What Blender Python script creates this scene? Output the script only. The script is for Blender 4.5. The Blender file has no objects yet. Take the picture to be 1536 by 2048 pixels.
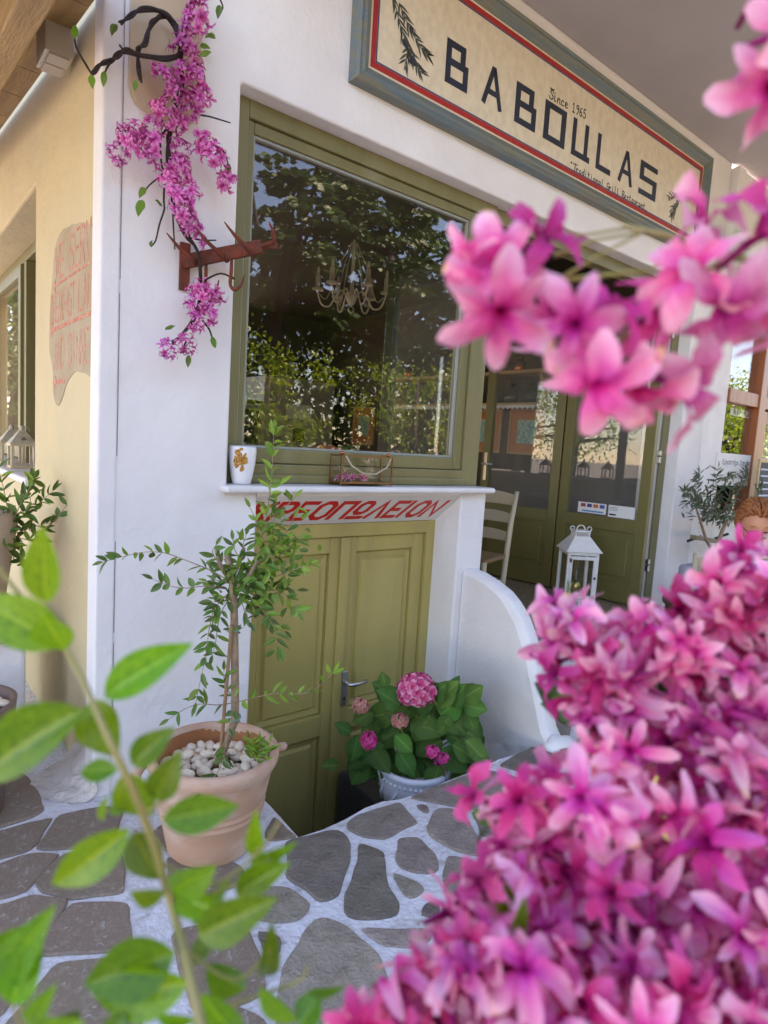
import bpy, bmesh, math, random
import numpy as np
from mathutils import Vector, Matrix, noise
from mathutils.geometry import intersect_point_line

random.seed(7)
rng = np.random.default_rng(11)
sc = bpy.context.scene
COL = sc.collection

# ------------------------------------------------------------------ camera, sky, sun, exposure
FPX = 1260.0
ROLL = math.atan(0.0625); PITCH = math.atan(132/1260.0); YAW = math.radians(39.4)
CAM = Vector((0, 0, 1.45))
FW = Vector((math.sin(YAW)*math.cos(PITCH), math.cos(YAW)*math.cos(PITCH), -math.sin(PITCH)))
R0 = Vector((math.cos(YAW), -math.sin(YAW), 0)); U0 = R0.cross(FW)
RT = math.cos(ROLL)*R0 + math.sin(ROLL)*U0
UP = -math.sin(ROLL)*R0 + math.cos(ROLL)*U0
cd = bpy.data.cameras.new('camera'); cam = bpy.data.objects.new('camera', cd); COL.objects.link(cam)
M = Matrix((RT, UP, -FW)).transposed().to_4x4(); M.translation = CAM
cam.matrix_world = M
cd.sensor_fit = 'VERTICAL'; cd.sensor_height = 36; cd.sensor_width = 27; cd.lens = FPX/2048*36
cd.clip_start = 0.01; cd.clip_end = 600
cd.dof.use_dof = True; cd.dof.focus_distance = 2.7; cd.dof.aperture_fstop = 3.7
sc.camera = cam
SUN_EL = math.radians(46); SUN_AZ = math.radians(38)      # azimuth from +X towards +Y (behind the building)
wd = bpy.data.worlds.new('World'); sc.world = wd; wd.use_nodes = True
nt = wd.node_tree; bg = nt.nodes['Background']
sky = nt.nodes.new('ShaderNodeTexSky'); sky.sky_type = 'NISHITA'; sky.sun_disc = False
sky.sun_elevation = SUN_EL; sky.sun_rotation = math.radians(90) - SUN_AZ
sky.air_density = 1.0; sky.dust_density = 0.15; sky.ozone_density = 3.0
nt.links.new(sky.outputs[0], bg.inputs[0]); bg.inputs[1].default_value = 0.13
sl = bpy.data.lights.new('sun', 'SUN'); sl.energy = 4.6; sl.angle = math.radians(0.5); sl.color = (1, 0.93, 0.82)
so = bpy.data.objects.new('sun', sl); COL.objects.link(so)
sd = Vector((math.cos(SUN_EL)*math.cos(SUN_AZ), math.cos(SUN_EL)*math.sin(SUN_AZ), math.sin(SUN_EL)))
so.rotation_euler = sd.to_track_quat('Z', 'Y').to_euler(); so.location = (20, 20, 30)
vs = sc.view_settings; vs.view_transform = 'Standard'; vs.look = 'None'; vs.gamma = 1; vs.use_curve_mapping = False
vs.exposure = 2.8
vs.use_white_balance = True; vs.white_balance_temperature = 8200; vs.white_balance_tint = 25
sc.render.engine = 'CYCLES'
sc.cycles.max_bounces = 10; sc.cycles.diffuse_bounces = 5; sc.cycles.transparent_max_bounces = 24
sc.cycles.sample_clamp_indirect = 6

# ------------------------------------------------------------------ picture -> place helpers (lay things out where they stand)
def ray(x, y): return (FW*FPX + RT*(x-768) - UP*(y-1024))/FPX
def onz(x, y, z=0.0):
    d = ray(x, y); return CAM + d*((z-CAM.z)/d.z)
def ony(x, y, Y):
    d = ray(x, y); return CAM + d*(Y/d.y)
def onx(x, y, X):
    d = ray(x, y); return CAM + d*(X/d.x)
def atd(x, y, d): return CAM + ray(x, y)*d

# ------------------------------------------------------------------ mesh helpers
class MB:
    def __init__(s): s.v = []; s.f = []; s.t = []
    def add(s, vs, fs, t=None):
        o = len(s.v); s.v += [tuple(p) for p in vs]; s.f += [tuple(i+o for i in f) for f in fs]
        s.t += list(t) if t is not None else [0.5]*len(vs)
        return s
    def box(s, x0, x1, y0, y1, z0, z1):
        return s.add([(x0,y0,z0),(x1,y0,z0),(x1,y1,z0),(x0,y1,z0),(x0,y0,z1),(x1,y0,z1),(x1,y1,z1),(x0,y1,z1)],
                     [(0,3,2,1),(4,5,6,7),(0,1,5,4),(1,2,6,5),(2,3,7,6),(3,0,4,7)])
    def bar(s, a, b, w, h, up=(0,0,1)):
        a = Vector(a); b = Vector(b); d = (b-a).normalized(); up = Vector(up)
        sd_ = d.cross(up).normalized()*w/2; u = sd_.cross(d).normalized()*h/2
        vs = [a-sd_-u, a+sd_-u, a+sd_+u, a-sd_+u, b-sd_-u, b+sd_-u, b+sd_+u, b-sd_+u]
        return s.add(vs, [(0,3,2,1),(4,5,6,7),(0,1,5,4),(1,2,6,5),(2,3,7,6),(3,0,4,7)])
    def extrude(s, pts, d):
        n = len(pts); d = Vector(d); A = [Vector(p) for p in pts]; B = [p+d for p in A]
        fs = [tuple(range(n)), tuple(range(2*n-1, n-1, -1))] + [(i, i+n, (i+1) % n+n, (i+1) % n) for i in range(n)]
        return s.add(A+B, fs)
    def tube(s, pts, r, n=8, cap=True, t=None):
        P = [Vector(p) for p in pts]; m = len(P); R = r if isinstance(r, (list, tuple)) else [r]*m
        ref = Vector((0.31, 0.17, 0.93)); vs = []; tt = []
        prev = None
        for i in range(m):
            d = (P[min(i+1, m-1)]-P[max(i-1, 0)]).normalized()
            if prev is None:
                a = d.cross(ref)
                if a.length < 0.1: a = d.cross(Vector((1, 0, 0)))
            else: a = prev - d*prev.dot(d)
            a.normalize(); prev = a; b = d.cross(a)
            for k in range(n):
                th = 2*math.pi*k/n; vs.append(P[i]+(a*math.cos(th)+b*math.sin(th))*R[i]); tt.append(i/max(1, m-1))
        fs = [(i*n+k, i*n+(k+1) % n, (i+1)*n+(k+1) % n, (i+1)*n+k) for i in range(m-1) for k in range(n)]
        if cap: fs += [tuple(range(n-1, -1, -1)), tuple(range((m-1)*n, m*n))]
        return s.add(vs, fs, tt)
    def lathe(s, prof, c=(0,0,0), n=32, cap0=False, cap1=False, wob=0):
        vs = []; m = len(prof)
        for i, (r, z) in enumerate(prof):
            for k in range(n):
                th = 2*math.pi*k/n; rr = r*(1+wob*math.sin(2*th+z*9))
                vs.append((c[0]+rr*math.cos(th), c[1]+rr*math.sin(th), c[2]+z))
        fs = [(i*n+k, i*n+(k+1) % n, (i+1)*n+(k+1) % n, (i+1)*n+k) for i in range(m-1) for k in range(n)]
        if cap0: fs.append(tuple(range(n-1, -1, -1)))
        if cap1: fs.append(tuple(range((m-1)*n, m*n)))
        return s.add(vs, fs)
    def ell(s, c, rx, ry, rz, n=12, m=8, jit=0, rot=None):
        prof = [(math.sin(math.pi*i/m), -math.cos(math.pi*i/m)) for i in range(m+1)]
        vs = [(0,0,-1)]; 
        for (r, z) in prof[1:-1]:
            for k in range(n):
                th = 2*math.pi*k/n; vs.append((r*math.cos(th), r*math.sin(th), z))
        vs.append((0,0,1)); out = []
        for p in vs:
            q = Vector((p[0]*rx, p[1]*ry, p[2]*rz))
            if jit: q *= 1+jit*noise.noise(Vector(p)*1.7+Vector(c)*13)
            if rot is not None: q = rot @ q
            out.append(q+Vector(c))
        fs = [(0, 1+(k+1) % n, 1+k) for k in range(n)]
        for i in range(m-2):
            fs += [(1+i*n+k, 1+i*n+(k+1) % n, 1+(i+1)*n+(k+1) % n, 1+(i+1)*n+k) for k in range(n)]
        L = len(vs)-1; o = 1+(m-2)*n
        fs += [(o+k, o+(k+1) % n, L) for k in range(n)]
        return s.add(out, fs)
    def mesh(s, name, org=(0,0,0), smooth=False, attr=False):
        me = bpy.data.meshes.new(name); ox, oy, oz = org
        me.from_pydata([(x-ox, y-oy, z-oz) for x, y, z in s.v], [], s.f)
        if smooth: me.polygons.foreach_set('use_smooth', [True]*len(me.polygons))
        if attr:
            a = me.attributes.new('t', 'FLOAT', 'POINT'); a.data.foreach_set('value', s.t)
        me.update(); return me

def wloc(o):
    p = Vector((0,0,0))
    while o is not None: p += o.location; o = o.parent
    return p
def part(name, mb, mat, parent, smooth=False, bevel=0, seg=2, attr=False, sub=0, local=False, ang=35):
    me = mb.mesh(name, (0,0,0) if local else tuple(wloc(parent)) if parent else (0,0,0), smooth, attr)
    if mat: me.materials.append(mat)
    o = bpy.data.objects.new(name, me); COL.objects.link(o)
    if parent: o.parent = parent
    if bevel:
        b = o.modifiers.new('bevel', 'BEVEL'); b.width = bevel; b.segments = seg; b.limit_method = 'ANGLE'; b.angle_limit = math.radians(ang)
    if sub:
        b = o.modifiers.new('sub', 'SUBSURF'); b.levels = sub; b.render_levels = sub
    return o
def tag(o, label=None, cat=None, group=None, kind=None):
    if label: o['label'] = label
    if cat: o['category'] = cat
    if group: o['group'] = group
    if kind: o['kind'] = kind
    return o
def thing(name, label, cat, loc=(0,0,0), group=None, rz=0):
    o = bpy.data.objects.new(name, None); COL.objects.link(o); o.location = loc; o.rotation_euler = (0,0,rz)
    o.empty_display_size = 0.1
    return tag(o, label, cat, group)
def inst(name, me, parent, mat4, local=False):
    o = bpy.data.objects.new(name, me); COL.objects.link(o); o.parent = parent
    o.matrix_basis = mat4 if local else Matrix.Translation(-wloc(parent)) @ mat4
    return o
def dup(root, loc, rz, label, group=None):
    def cp(o, par):
        c = o.copy(); COL.objects.link(c); c.parent = par
        for ch in list(o.children): cp(ch, c)
        return c
    r = cp(root, None); r.location = loc; r.rotation_euler = (0,0,rz); r['label'] = label
    if group: r['group'] = group
    return r
def frame_mat(p, d, n, L, W, T=None):
    d = Vector(d).normalized(); n = Vector(n); n = (n - d*n.dot(d)).normalized(); s = n.cross(d)
    m = Matrix((d*L, s*W, n*(T or L))).transposed().to_4x4(); m.translation = Vector(p); return m
def wallgrid(mb, us, vs, solid, P, depth):
    """front face grid with openings; P(u,v,k) -> point, k=0 front, 1 back"""
    idx = {}
    def V(i, j, k):
        key = (i, j, k)
        if key not in idx: idx[key] = len(mb.v); mb.v.append(tuple(P(us[i], vs[j], k))); mb.t.append(.5)
        return idx[key]
    nu, nv = len(us)-1, len(vs)-1
    S = lambda i, j: 0 <= i < nu and 0 <= j < nv and solid(i, j)
    for i in range(nu):
        for j in range(nv):
            if not S(i, j): continue
            mb.f.append((V(i,j,0), V(i+1,j,0), V(i+1,j+1,0), V(i,j+1,0)))
            mb.f.append((V(i,j,1), V(i,j+1,1), V(i+1,j+1,1), V(i+1,j,1)))
            if not S(i-1, j): mb.f.append((V(i,j,0), V(i,j+1,0), V(i,j+1,1), V(i,j,1)))
            if not S(i+1, j): mb.f.append((V(i+1,j,0), V(i+1,j,1), V(i+1,j+1,1), V(i+1,j+1,0)))
            if not S(i, j-1): mb.f.append((V(i,j,0), V(i,j,1), V(i+1,j,1), V(i+1,j,0)))
            if not S(i, j+1): mb.f.append((V(i,j+1,0), V(i+1,j+1,0), V(i+1,j+1,1), V(i,j+1,1)))

def smooth(pts, k=5):
    P = [Vector(p) for p in pts]; out = []
    for i in range(len(P)-1):
        p0, p1, p2, p3 = P[max(i-1,0)], P[i], P[i+1], P[min(i+2,len(P)-1)]
        for j in range(k):
            t = j/k; out.append(.5*((2*p1)+(p2-p0)*t+(2*p0-5*p1+4*p2-p3)*t*t+(3*p1-p0-3*p2+p3)*t**3))
    return out+[P[-1]]
def lerpr(r, n): return [r[min(len(r)-1, int(i*(len(r)-1)/(n-1)))]*(1-(i*(len(r)-1)/(n-1)) % 1)+r[min(len(r)-1, int(i*(len(r)-1)/(n-1))+1)]*((i*(len(r)-1)/(n-1)) % 1) for i in range(n)]
def stube(mb, pts, r, n=7, k=4):
    q = smooth(pts, k); return mb.tube(q, lerpr(list(r), len(q)) if isinstance(r,(list,tuple)) else r, n)
# ------------------------------------------------------------------ materials
def mat(name, c, rough=.6, c2=None, nscale=8, ncon=(.35,.65), bump=0, bscale=40, metal=0, stretch=(1,1,1), rand=0, trans=0, tcol=None,
        attr=None, spec=.5, coat=0, detail=6, bump2=0, b2scale=4, stain=None, stscale=1.3, stcon=(.6,.8)):
    m = bpy.data.materials.new(name); m.use_nodes = True; N = m.node_tree.nodes; L = m.node_tree.links
    b = N['Principled BSDF']; out = N['Material Output']
    b.inputs['Roughness'].default_value = rough; b.inputs['Metallic'].default_value = metal
    b.inputs['Specular IOR Level'].default_value = spec; b.inputs['Coat Weight'].default_value = coat
    tc = N.new('ShaderNodeTexCoord'); mp = N.new('ShaderNodeMapping'); mp.inputs['Scale'].default_value = stretch
    geo = N.new('ShaderNodeNewGeometry')
    L.new(tc.outputs['Object'], mp.inputs[0])
    col = None
    def rgb(c): 
        n = N.new('ShaderNodeRGB'); n.outputs[0].default_value = (*c, 1); return n.outputs[0]
    def ramp(src, lo, hi):
        r = N.new('ShaderNodeMapRange'); r.inputs[1].default_value = lo; r.inputs[2].default_value = hi; L.new(src, r.inputs[0]); return r.outputs[0]
    def mix(f, a, b_, mode='MIX'):
        x = N.new('ShaderNodeMix'); x.data_type = 'RGBA'; x.blend_type = mode
        if isinstance(f, float): x.inputs[0].default_value = f
        else: L.new(f, x.inputs[0])
        L.new(a, x.inputs[6]); L.new(b_, x.inputs[7]); return x.outputs[2]
    if attr:   # colour ramp along attribute t
        a = N.new('ShaderNodeAttribute'); a.attribute_name = 't'
        cr = N.new('ShaderNodeValToRGB'); e = cr.color_ramp.elements
        e[0].position = attr[0][0]; e[0].color = (*attr[0][1], 1); e[1].position = attr[-1][0]; e[1].color = (*attr[-1][1], 1)
        for p_, c_ in attr[1:-1]:
            k = e.new(p_); k.color = (*c_, 1)
        L.new(a.outputs['Fac'], cr.inputs[0]); col = cr.outputs[0]
    else: col = rgb(c)
    if c2:
        n = N.new('ShaderNodeTexNoise'); n.inputs['Scale'].default_value = nscale; n.inputs['Detail'].default_value = detail
        L.new(mp.outputs[0], n.inputs['Vector']); col = mix(ramp(n.outputs['Fac'], *ncon), col, rgb(c2))
    if stain:
        n = N.new('ShaderNodeTexNoise'); n.inputs['Scale'].default_value = stscale; n.inputs['Detail'].default_value = 8
        L.new(mp.outputs[0], n.inputs['Vector']); col = mix(ramp(n.outputs['Fac'], *stcon), col, rgb(stain))
    if rand:
        oi = N.new('ShaderNodeObjectInfo'); h = N.new('ShaderNodeHueSaturation'); L.new(col, h.inputs['Color'])
        v = N.new('ShaderNodeMapRange'); v.inputs[3].default_value = 1-rand; v.inputs[4].default_value = 1+rand; L.new(oi.outputs['Random'], v.inputs[0]); L.new(v.outputs[0], h.inputs['Value'])
        w = N.new('ShaderNodeMath'); w.operation = 'MULTIPLY_ADD'; w.inputs[1].default_value = rand*.12; w.inputs[2].default_value = .5-rand*.06
        fr = N.new('ShaderNodeMath'); fr.operation = 'FRACT'; m7 = N.new('ShaderNodeMath'); m7.operation = 'MULTIPLY'; m7.inputs[1].default_value = 7.31
        L.new(oi.outputs['Random'], m7.inputs[0]); L.new(m7.outputs[0], fr.inputs[0]); L.new(fr.outputs[0], w.inputs[0]); L.new(w.outputs[0], h.inputs['Hue'])
        col = h.outputs[0]
    L.new(col, b.inputs['Base Color'])
    if bump:
        n = N.new('ShaderNodeTexNoise'); n.inputs['Scale'].default_value = bscale; n.inputs['Detail'].default_value = 6
        L.new(mp.outputs[0], n.inputs['Vector']); bp = N.new('ShaderNodeBump'); bp.inputs['Strength'].default_value = bump; bp.inputs['Distance'].default_value = .02
        L.new(n.outputs['Fac'], bp.inputs['Height'])
        if bump2:
            n2 = N.new('ShaderNodeTexNoise'); n2.inputs['Scale'].default_value = b2scale; n2.inputs['Detail'].default_value = 3
            L.new(mp.outputs[0], n2.inputs['Vector']); bq = N.new('ShaderNodeBump'); bq.inputs['Strength'].default_value = bump2; bq.inputs['Distance'].default_value = .1
            L.new(n2.outputs['Fac'], bq.inputs['Height']); L.new(bq.outputs[0], bp.inputs['Normal'])
        L.new(bp.outputs[0], b.inputs['Normal'])
    if trans:
        t = N.new('ShaderNodeBsdfTranslucent'); ms = N.new('ShaderNodeMixShader'); ms.inputs[0].default_value = trans
        if tcol:
            L.new(mix(1.0, col, rgb(tcol), 'MULTIPLY'), t.inputs[0])
        else: L.new(col, t.inputs[0])
        L.new(b.outputs[0], ms.inputs[1]); L.new(t.outputs[0], ms.inputs[2]); L.new(ms.outputs[0], out.inputs[0])
    return m
def glass(name, ior=1.9, tint=(1,1,1), rough=0.0, haze=0):
    m = bpy.data.materials.new(name); m.use_nodes = True; N = m.node_tree.nodes; L = m.node_tree.links
    N.remove(N['Principled BSDF']); out = N['Material Output']
    t = N.new('ShaderNodeBsdfTransparent'); t.inputs[0].default_value = (*tint, 1)
    g = N.new('ShaderNodeBsdfGlossy'); g.inputs['Roughness'].default_value = rough
    fr = N.new('ShaderNodeFresnel'); ge = N.new('ShaderNodeNewGeometry'); mr = N.new('ShaderNodeMapRange')
    mr.inputs[3].default_value = ior; mr.inputs[4].default_value = 1/ior      # a thin pane: both faces reflect alike
    L.new(ge.outputs['Backfacing'], mr.inputs[0]); L.new(mr.outputs[0], fr.inputs[0])
    src = t.outputs[0]
    if haze:
        d = N.new('ShaderNodeBsdfDiffuse'); d.inputs[0].default_value = (.6,.62,.6,1); h = N.new('ShaderNodeMixShader'); h.inputs[0].default_value = haze
        L.new(src, h.inputs[1]); L.new(d.outputs[0], h.inputs[2]); src = h.outputs[0]
    ms = N.new('ShaderNodeMixShader'); L.new(fr.outputs[0], ms.inputs[0]); L.new(src, ms.inputs[1]); L.new(g.outputs[0], ms.inputs[2])
    L.new(ms.outputs[0], out.inputs[0]); return m

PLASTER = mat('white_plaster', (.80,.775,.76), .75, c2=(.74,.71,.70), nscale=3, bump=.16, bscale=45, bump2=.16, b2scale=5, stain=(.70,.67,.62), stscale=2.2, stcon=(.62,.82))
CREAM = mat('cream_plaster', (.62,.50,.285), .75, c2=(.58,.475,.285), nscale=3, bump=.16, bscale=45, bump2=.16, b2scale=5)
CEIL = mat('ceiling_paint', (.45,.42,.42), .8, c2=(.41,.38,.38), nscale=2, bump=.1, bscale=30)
ROUGHP = mat('rough_plaster', (.66,.60,.55), .85, c2=(.55,.49,.44), nscale=9, bump=.9, bscale=28, bump2=.5, b2scale=9)
OLIVE = mat('olive_paint', (.205,.18,.075), .38, c2=(.17,.15,.06), nscale=6, stain=(.25,.235,.13), stscale=4, stcon=(.6,.8), bump=.14, bscale=30, stretch=(1,1,.15))
OLIVED = mat('cellar_olive_paint', (.45,.36,.115), .35, c2=(.40,.315,.10), nscale=5, stain=(.32,.255,.085), stscale=2.5, stcon=(.55,.75), bump=.14, bscale=40, stretch=(1,1,.15))
OLIVE_BACKLIT = mat('olive_paint_backlit', (.035,.042,.022), .35, c2=(.03,.035,.018), nscale=5)  # olive door paint turned near black, its backlit shade put into the colour
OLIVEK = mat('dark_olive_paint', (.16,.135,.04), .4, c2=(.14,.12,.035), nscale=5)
GLASS = glass('window_glass', 1.68)
DGLASS = glass('door_glass', 1.6, haze=.06)
CGLASS = glass('clear_glass', 1.4)
GROUT = mat('white_grout', (.72,.71,.72), .8, c2=(.64,.63,.64), nscale=14, bump=.6, bscale=55, bump2=.3, b2scale=13, stain=(.40,.35,.30), stscale=12, stcon=(.6,.74))
STONE = mat('grey_flagstone', (.215,.175,.143), .62, c2=(.30,.245,.20), nscale=11, ncon=(.35,.7), bump=.8, bscale=90, rand=.36, stain=(.30,.245,.195), stscale=22, stcon=(.55,.75), bump2=.35, b2scale=10)
STONEB = mat('brown_flagstone', (.235,.175,.127), .6, c2=(.32,.25,.185), nscale=60, ncon=(.5,.75), bump=.3, bscale=90, rand=.12, stain=(.36,.32,.28), stscale=45, stcon=(.64,.68))
PITSTONE = mat('shade_dark_stone', (.035,.033,.03), .7, c2=(.06,.055,.05), nscale=7, bump=.4, bscale=40)  # stone colour kept near black to stand in for the pit's shade
GRAVEL = mat('terrazzo_floor', (.20,.145,.09), .55, c2=(.42,.32,.20), nscale=90, ncon=(.45,.6), stain=(.06,.045,.03), stscale=70, stcon=(.6,.64))
STREET = mat('stone_street', (.24,.215,.19), .85, c2=(.19,.17,.15), nscale=1.5, bump=.2, bscale=30)
TERRA = mat('terracotta', (.52,.285,.18), .8, c2=(.56,.35,.25), nscale=5, ncon=(.3,.7), bump=.2, bscale=70, stain=(.64,.46,.36), stscale=5, stcon=(.48,.72), stretch=(1,1,2.2))
TERRAIN_ = mat('terracotta_inside', (.42,.15,.05), .7, c2=(.36,.12,.04), nscale=8)
BROWNPOT = mat('brown_pot', (.17,.105,.08), .6, c2=(.20,.125,.095), nscale=5)
DARKPOT = mat('dark_clay_pot', (.14,.07,.05), .5)
PLANTERM = mat('beige_planter', (.44,.34,.26), .8, c2=(.50,.40,.32), nscale=6, bump=.3, bscale=50)
PEBBLE = mat('white_pebble', (.84,.73,.57), .5, c2=(.70,.53,.36), nscale=12, rand=.12, bump=.05, bscale=40)
WPAINT = mat('white_paint', (.78,.76,.72), .4, c2=(.72,.69,.64), nscale=18)
WCERAM = mat('white_ceramic', (.76,.76,.78), .3, bump=.1, bscale=60)
MARBLE = mat('sill_marble', (.76,.75,.75), .3, c2=(.70,.69,.69), nscale=5)
GOLD = mat('gold_flake', (.55,.24,.03), .35, c2=(.75,.42,.12), nscale=60, metal=.5, bump=.8, bscale=120)
METAL = mat('brushed_metal', (.62,.63,.66), .28, metal=1)
DKMETAL = mat('dark_metal', (.06,.055,.05), .45, metal=.8)
COPPER = mat('copper', (.55,.17,.06), .25, metal=1)
RUST = mat('rusty_iron', (.20,.035,.012), .75, c2=(.10,.025,.012), nscale=20, bump=.5, bscale=60)
BARK = mat('dark_bark', (.035,.022,.018), .8, bump=.7, bscale=60)
TWIG = mat('twig_bark', (.36,.245,.15), .75, c2=(.24,.16,.10), nscale=30, bump=.4, bscale=90)
GSTEM = mat('green_stem', (.26,.26,.05), .5, c2=(.32,.24,.10), nscale=20)
OLEAF = mat('myrtle_leaf', (.055,.125,.018), .42, rand=.35, trans=.25, tcol=(1.5,1.5,.6), c2=(.085,.17,.025), nscale=15)
OLEAFY = mat('young_myrtle_leaf', (.15,.27,.03), .42, rand=.3, trans=.3, tcol=(1.3,1.3,.6))
FLEAF = mat('broad_green_leaf', (.085,.24,.008), .3, attr=[(0,(.30,.42,.05)),(.05,(.20,.36,.02)),(.10,(.055,.175,.008)),(1,(.065,.20,.008))], c2=(.14,.31,.012), nscale=14, rand=.38, trans=.38, tcol=(2.2,1.6,.35))
HLEAF = mat('hydrangea_leaf', (.045,.13,.028), .45, attr=[(0,(.18,.31,.07)),(.10,(.075,.21,.03)),(1,(.055,.165,.022))], rand=.4, trans=.15, bump=.5, bscale=60)
OLIVLEAF = mat('olive_leaf', (.075,.11,.055), .5, rand=.35, trans=.15)
PETAL = mat('pink_petal', (.7,.2,.5), .5, attr=[(0,(.36,.006,.13)),(.22,(.64,.02,.27)),(.45,(.81,.13,.38)),(.72,(.89,.35,.52)),(.97,(.93,.54,.64)),(1,(.88,.50,.30))], rand=.22, trans=.38)
PETALD = mat('magenta_petal', (.5,.02,.3), .5, attr=[(0,(.28,.004,.10)),(.45,(.58,.018,.19)),(1,(.78,.12,.36))], rand=.25, trans=.38)
PETALS = mat('garland_petal', (.6,.1,.5), .55, attr=[(0,(.45,.015,.22)),(.5,(.70,.12,.44)),(1,(.82,.34,.62))], rand=.18, trans=.3)
PETALH = mat('hydrangea_petal', (.7,.1,.3), .5, attr=[(0,(.70,.04,.18)),(.6,(.74,.09,.25)),(1,(.86,.55,.66))], trans=.25)
PETALB = mat('hydrangea_bud', (.75,.04,.28), .5, attr=[(0,(.6,.03,.2)),(1,(.80,.08,.34))], trans=.25)
PETALF = mat('faded_hydrangea', (.6,.3,.2), .6, attr=[(0,(.40,.22,.10)),(.6,(.60,.20,.18)),(1,(.72,.42,.34))], trans=.2)
YELLOW = mat('yellow_chair_paint', (.66,.48,.13), .45)
BEIGE = mat('beige_chair_paint', (.56,.46,.31), .45, c2=(.52,.42,.28), nscale=8)
RUSH = mat('woven_rush', (.34,.20,.09), .8, c2=(.22,.12,.05), nscale=40, stretch=(1,8,1), bump=.5, bscale=60)
CLOTH = mat('mauve_tablecloth', (.46,.37,.35), .85, c2=(.42,.33,.31), nscale=30)
CLOTHB = mat('grey_tablecloth', (.34,.37,.44), .8)
ORWOOD = mat('orange_wood', (.36,.10,.025), .4, c2=(.27,.07,.02), nscale=6, stretch=(4,4,.4))
PINE = mat('pale_pine', (.52,.34,.17), .5, c2=(.45,.28,.13), nscale=5, stretch=(1,.3,5))
BEAM = mat('beam_wood', (.40,.25,.10), .6, c2=(.30,.18,.07), nscale=5, stretch=(6,.3,6), bump=.3, bscale=20)
PANELB = mat('beige_board', (.55,.42,.28), .55, c2=(.50,.37,.24), nscale=4)
SIGNFR = mat('weathered_blue_frame', (.115,.175,.205), .6, c2=(.20,.19,.125), nscale=7, stretch=(.35,3,5), ncon=(.35,.7), bump=.5, bscale=25)
SIGNBD = mat('cream_signboard', (.74,.65,.50), .6, c2=(.62,.53,.40), nscale=26, ncon=(.3,.75), bump=.15, bscale=50, stretch=(1,1,.7))
SIGNRD = mat('red_line', (.45,.025,.025), .5, c2=(.36,.02,.02), nscale=30)
NAVY = mat('navy_letter', (.013,.018,.035), .5, c2=(.022,.03,.055), nscale=12)
INK = mat('black_ink', (.015,.015,.018), .6)
OLPAINT = mat('painted_olive_leaf', (.06,.07,.055), .6)
REDPAINT = mat('red_letter', (.70,.012,.010), .5)
FADEDRED = mat('faded_red_letter', (.52,.14,.09), .8, c2=(.62,.40,.28), nscale=30, ncon=(.4,.75))
OLDPLAS = mat('old_bare_plaster', (.40,.30,.19), .85, c2=(.45,.36,.25), nscale=7, bump=.3, bscale=50)
JOINT = mat('dark_joint', (.10,.08,.065), .9)
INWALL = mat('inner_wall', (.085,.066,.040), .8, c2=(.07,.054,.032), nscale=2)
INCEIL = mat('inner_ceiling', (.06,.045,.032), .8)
DKCAB = mat('dark_cabinet', (.03,.025,.022), .4)
FRIDGE = mat('grey_fridge', (.34,.32,.28), .35)
LEAFSUN = mat('lemon_leaf', (.10,.19,.02), .4, rand=0, trans=.35, tcol=(1.6,1.5,.6), attr=[(0,(.07,.15,.012)),(.5,(.18,.30,.02)),(1,(.36,.42,.045))])
LEAFDK = mat('dark_tree_leaf', (.03,.07,.02), .5, trans=.2, attr=[(0,(.03,.07,.018)),(1,(.085,.16,.03))])
SKIN = mat('skin', (.58,.25,.14), .5, c2=(.52,.21,.12), nscale=9)
HAIR = mat('auburn_hair', (.30,.09,.025), .45, c2=(.46,.19,.06), nscale=18, stretch=(1,1,.2), bump=.4, bscale=50)
BLOUSE = mat('patterned_blouse', (.66,.63,.62), .8, c2=(.08,.07,.09), nscale=38, ncon=(.56,.6))
SLATE = mat('chalkboard', (.03,.04,.06), .7)
PAPER = mat('white_paper', (.74,.73,.71), .7)
TEAL = mat('teal_print', (.10,.36,.32), .7, c2=(.45,.55,.45), nscale=50, ncon=(.45,.55))
ORMAT = mat('orange_mount', (.50,.20,.08), .7)
BALLOON = mat('pale_green_balloon', (.42,.55,.42), .25)
ROPE = mat('rope', (.45,.36,.25), .9)
CURT = mat('cream_curtain', (.34,.27,.15), .85)
BRASS = mat('brass', (.5,.38,.12), .3, metal=1)
JAR = glass('jar_glass', 1.5, tint=(.8,.85,.78))
WICON = mat('off_white_iron', (.60,.55,.42), .5)
# ------------------------------------------------------------------ ground
PX0, PX1, PY0, PY1 = -4.0, 7.0, -2.4, 9.0
PIT = [(1.205,2.80),(1.21,2.07),(1.198,1.836),(1.30,1.826),(1.404,1.832),(1.52,1.852),(1.605,1.850),(1.68,1.822),(1.80,1.810),(1.95,1.818),(2.10,1.812),(2.30,1.822),(2.635,1.79),(2.70,2.50),(2.70,2.80)]
def sheet_with_hole(outer, hole, z):
    bm = bmesh.new(); ed = []
    for loop in (outer, hole):
        vs = [bm.verts.new((x, y, z)) for x, y in loop]
        ed += [bm.edges.new((vs[i], vs[(i+1) % len(vs)])) for i in range(len(vs))]
    bmesh.ops.triangle_fill(bm, use_beauty=True, use_dissolve=False, edges=ed, normal=(0,0,1))
    me = bpy.data.meshes.new('pavement'); bm.to_mesh(me); bm.free(); return me
def densify(loop, step=.35):
    out = []
    for i in range(len(loop)):
        a = Vector(loop[i]); b = Vector(loop[(i+1) % len(loop)]); n = max(1, int((b-a).length/step))
        out += [tuple(a.lerp(b, k/n)) for k in range(n)]
    return out
me = sheet_with_hole(densify([(PX0,PY0),(PX1,PY0),(PX1,PY1),(PX0,PY1)], .5), PIT, 0.0); me.materials.append(GROUT)
pavement = bpy.data.objects.new('pavement', me); COL.objects.link(pavement); tag(pavement, kind='structure')
m_ = MB()
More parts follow.
